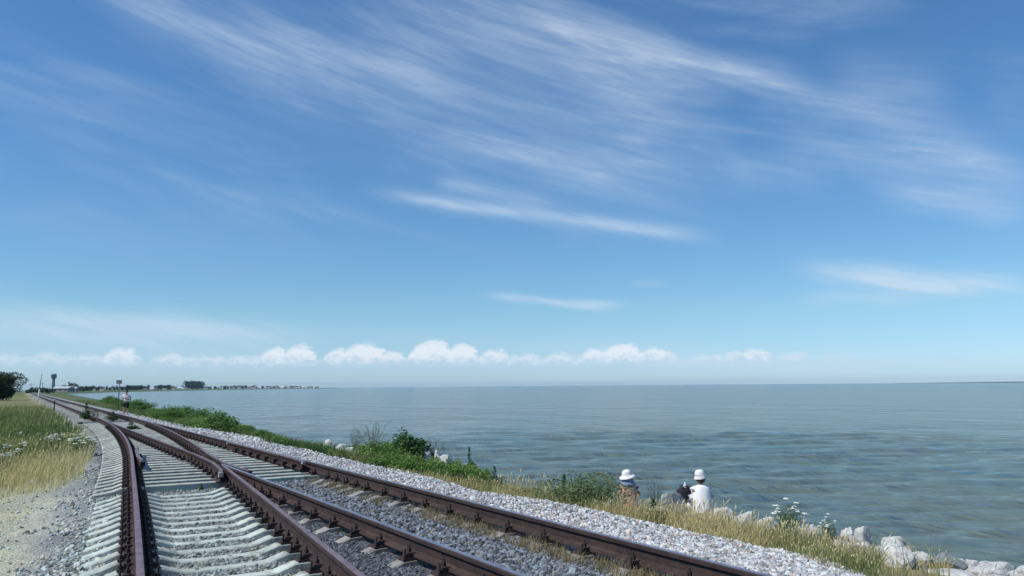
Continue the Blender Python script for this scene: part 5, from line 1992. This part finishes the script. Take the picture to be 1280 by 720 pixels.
m.lathe([(1.0, 12.2), (2.3, 13.2), (2.5, 13.6), (2.5, 16.4), (2.6, 16.5), (1.9, 17.2), (0.3, 17.8)], 16)
m.build('tank', M['tower'], tw_, True)
m = MB()
m.tube([(-2.2, 0, 16.6), (-2.2, 0, 19.2)], 0.12, 5)
m.tube([(2.0, 0, 16.6), (2.0, 0, 18.6)], 0.12, 5)
m.build('mast', M['tower'], tw_)
tag(tw_, 'dark water tower on legs, tallest thing near the end of the track', 'water tower')
for i, (px, hp) in enumerate(((38.5, 11), (53, 12))):
    D_ = 520
    p = along(px, D_)
    o = empty('utility_pole', (p[0], p[1], -0.6))
    m = MB()
    hh_ = hp / 1000 * D_
    m.tube([(0, 0, 0), (0, 0, hh_)], [0.16, 0.11], 8)
    m.build('post', M['grey_metal'], o, True)
    m = MB()
    m.box(-0.7, 0.7, -0.06, 0.06, hh_ - 0.7, hh_ - 0.55)
    m.build('crossarm', M['grey_metal'], o)
    tag(o, ('thin distant utility pole left of the leaning pole', 'thin distant utility pole between leaning pole and water tower')[i], 'utility pole')

# small motor boat far out
p = along(856, 2100)
boat = empty('motor_boat', (p[0], p[1], SEA), -YAW + math.pi)
hull = MB()
st = [(-6.5, 1.6, 1.25), (-3, 1.9, 1.25), (1, 1.9, 1.35), (4, 1.3, 1.6), (6.8, 0.08, 1.95)]
vs, fs = [], []
for x_, hw, zt in st:
    vs += [(x_, -hw, zt), (x_, -hw * 0.7, -0.3), (x_, hw * 0.7, -0.3), (x_, hw, zt)]
for i in range(len(st) - 1):
    for k in range(4):
        k2 = (k + 1) % 4
        fs.append((i * 4 + k, i * 4 + 4 + k, i * 4 + 4 + k2, i * 4 + k2))
fs.append((0, 1, 2, 3))
fs.append((19, 18, 17, 16))
hull.add(vs, fs)
hull.build('hull', M['white_paint'], boat)
m = MB()
m.box(-2.5, 2.2, -1.2, 1.2, 1.36, 2.9, taper=0.3)
m.build('cabin', M['white_paint'], boat)
for s in (-1, 1):
    m = MB()
    m.box(-1.6, 1.4, s * 1.12 - 0.05, s * 1.12 + 0.05, 1.9, 2.5)
    m.build('cabin_window', M['window'], boat)
tag(boat, 'tiny white motor boat far out on the horizon', 'boat')

# ------------------------------------------------------------------ air
HAZE = 4.5e-5
hz = MB()
hz.box(-9500, 9500, -2000, 12500, -8.0, 60.0)
k = NB('haze_air')
k.n.remove(k.p)
pv = k.n.new('ShaderNodeVolumePrincipled')
pv.inputs['Color'].default_value = (0.50, 0.78, 1.0, 1)
pv.inputs['Density'].default_value = HAZE
k.l.new(pv.outputs[0], k.out.inputs['Volume'])
USE_HAZE = True
if USE_HAZE:
    tag(hz.build('haze', k.m), kind='stuff')
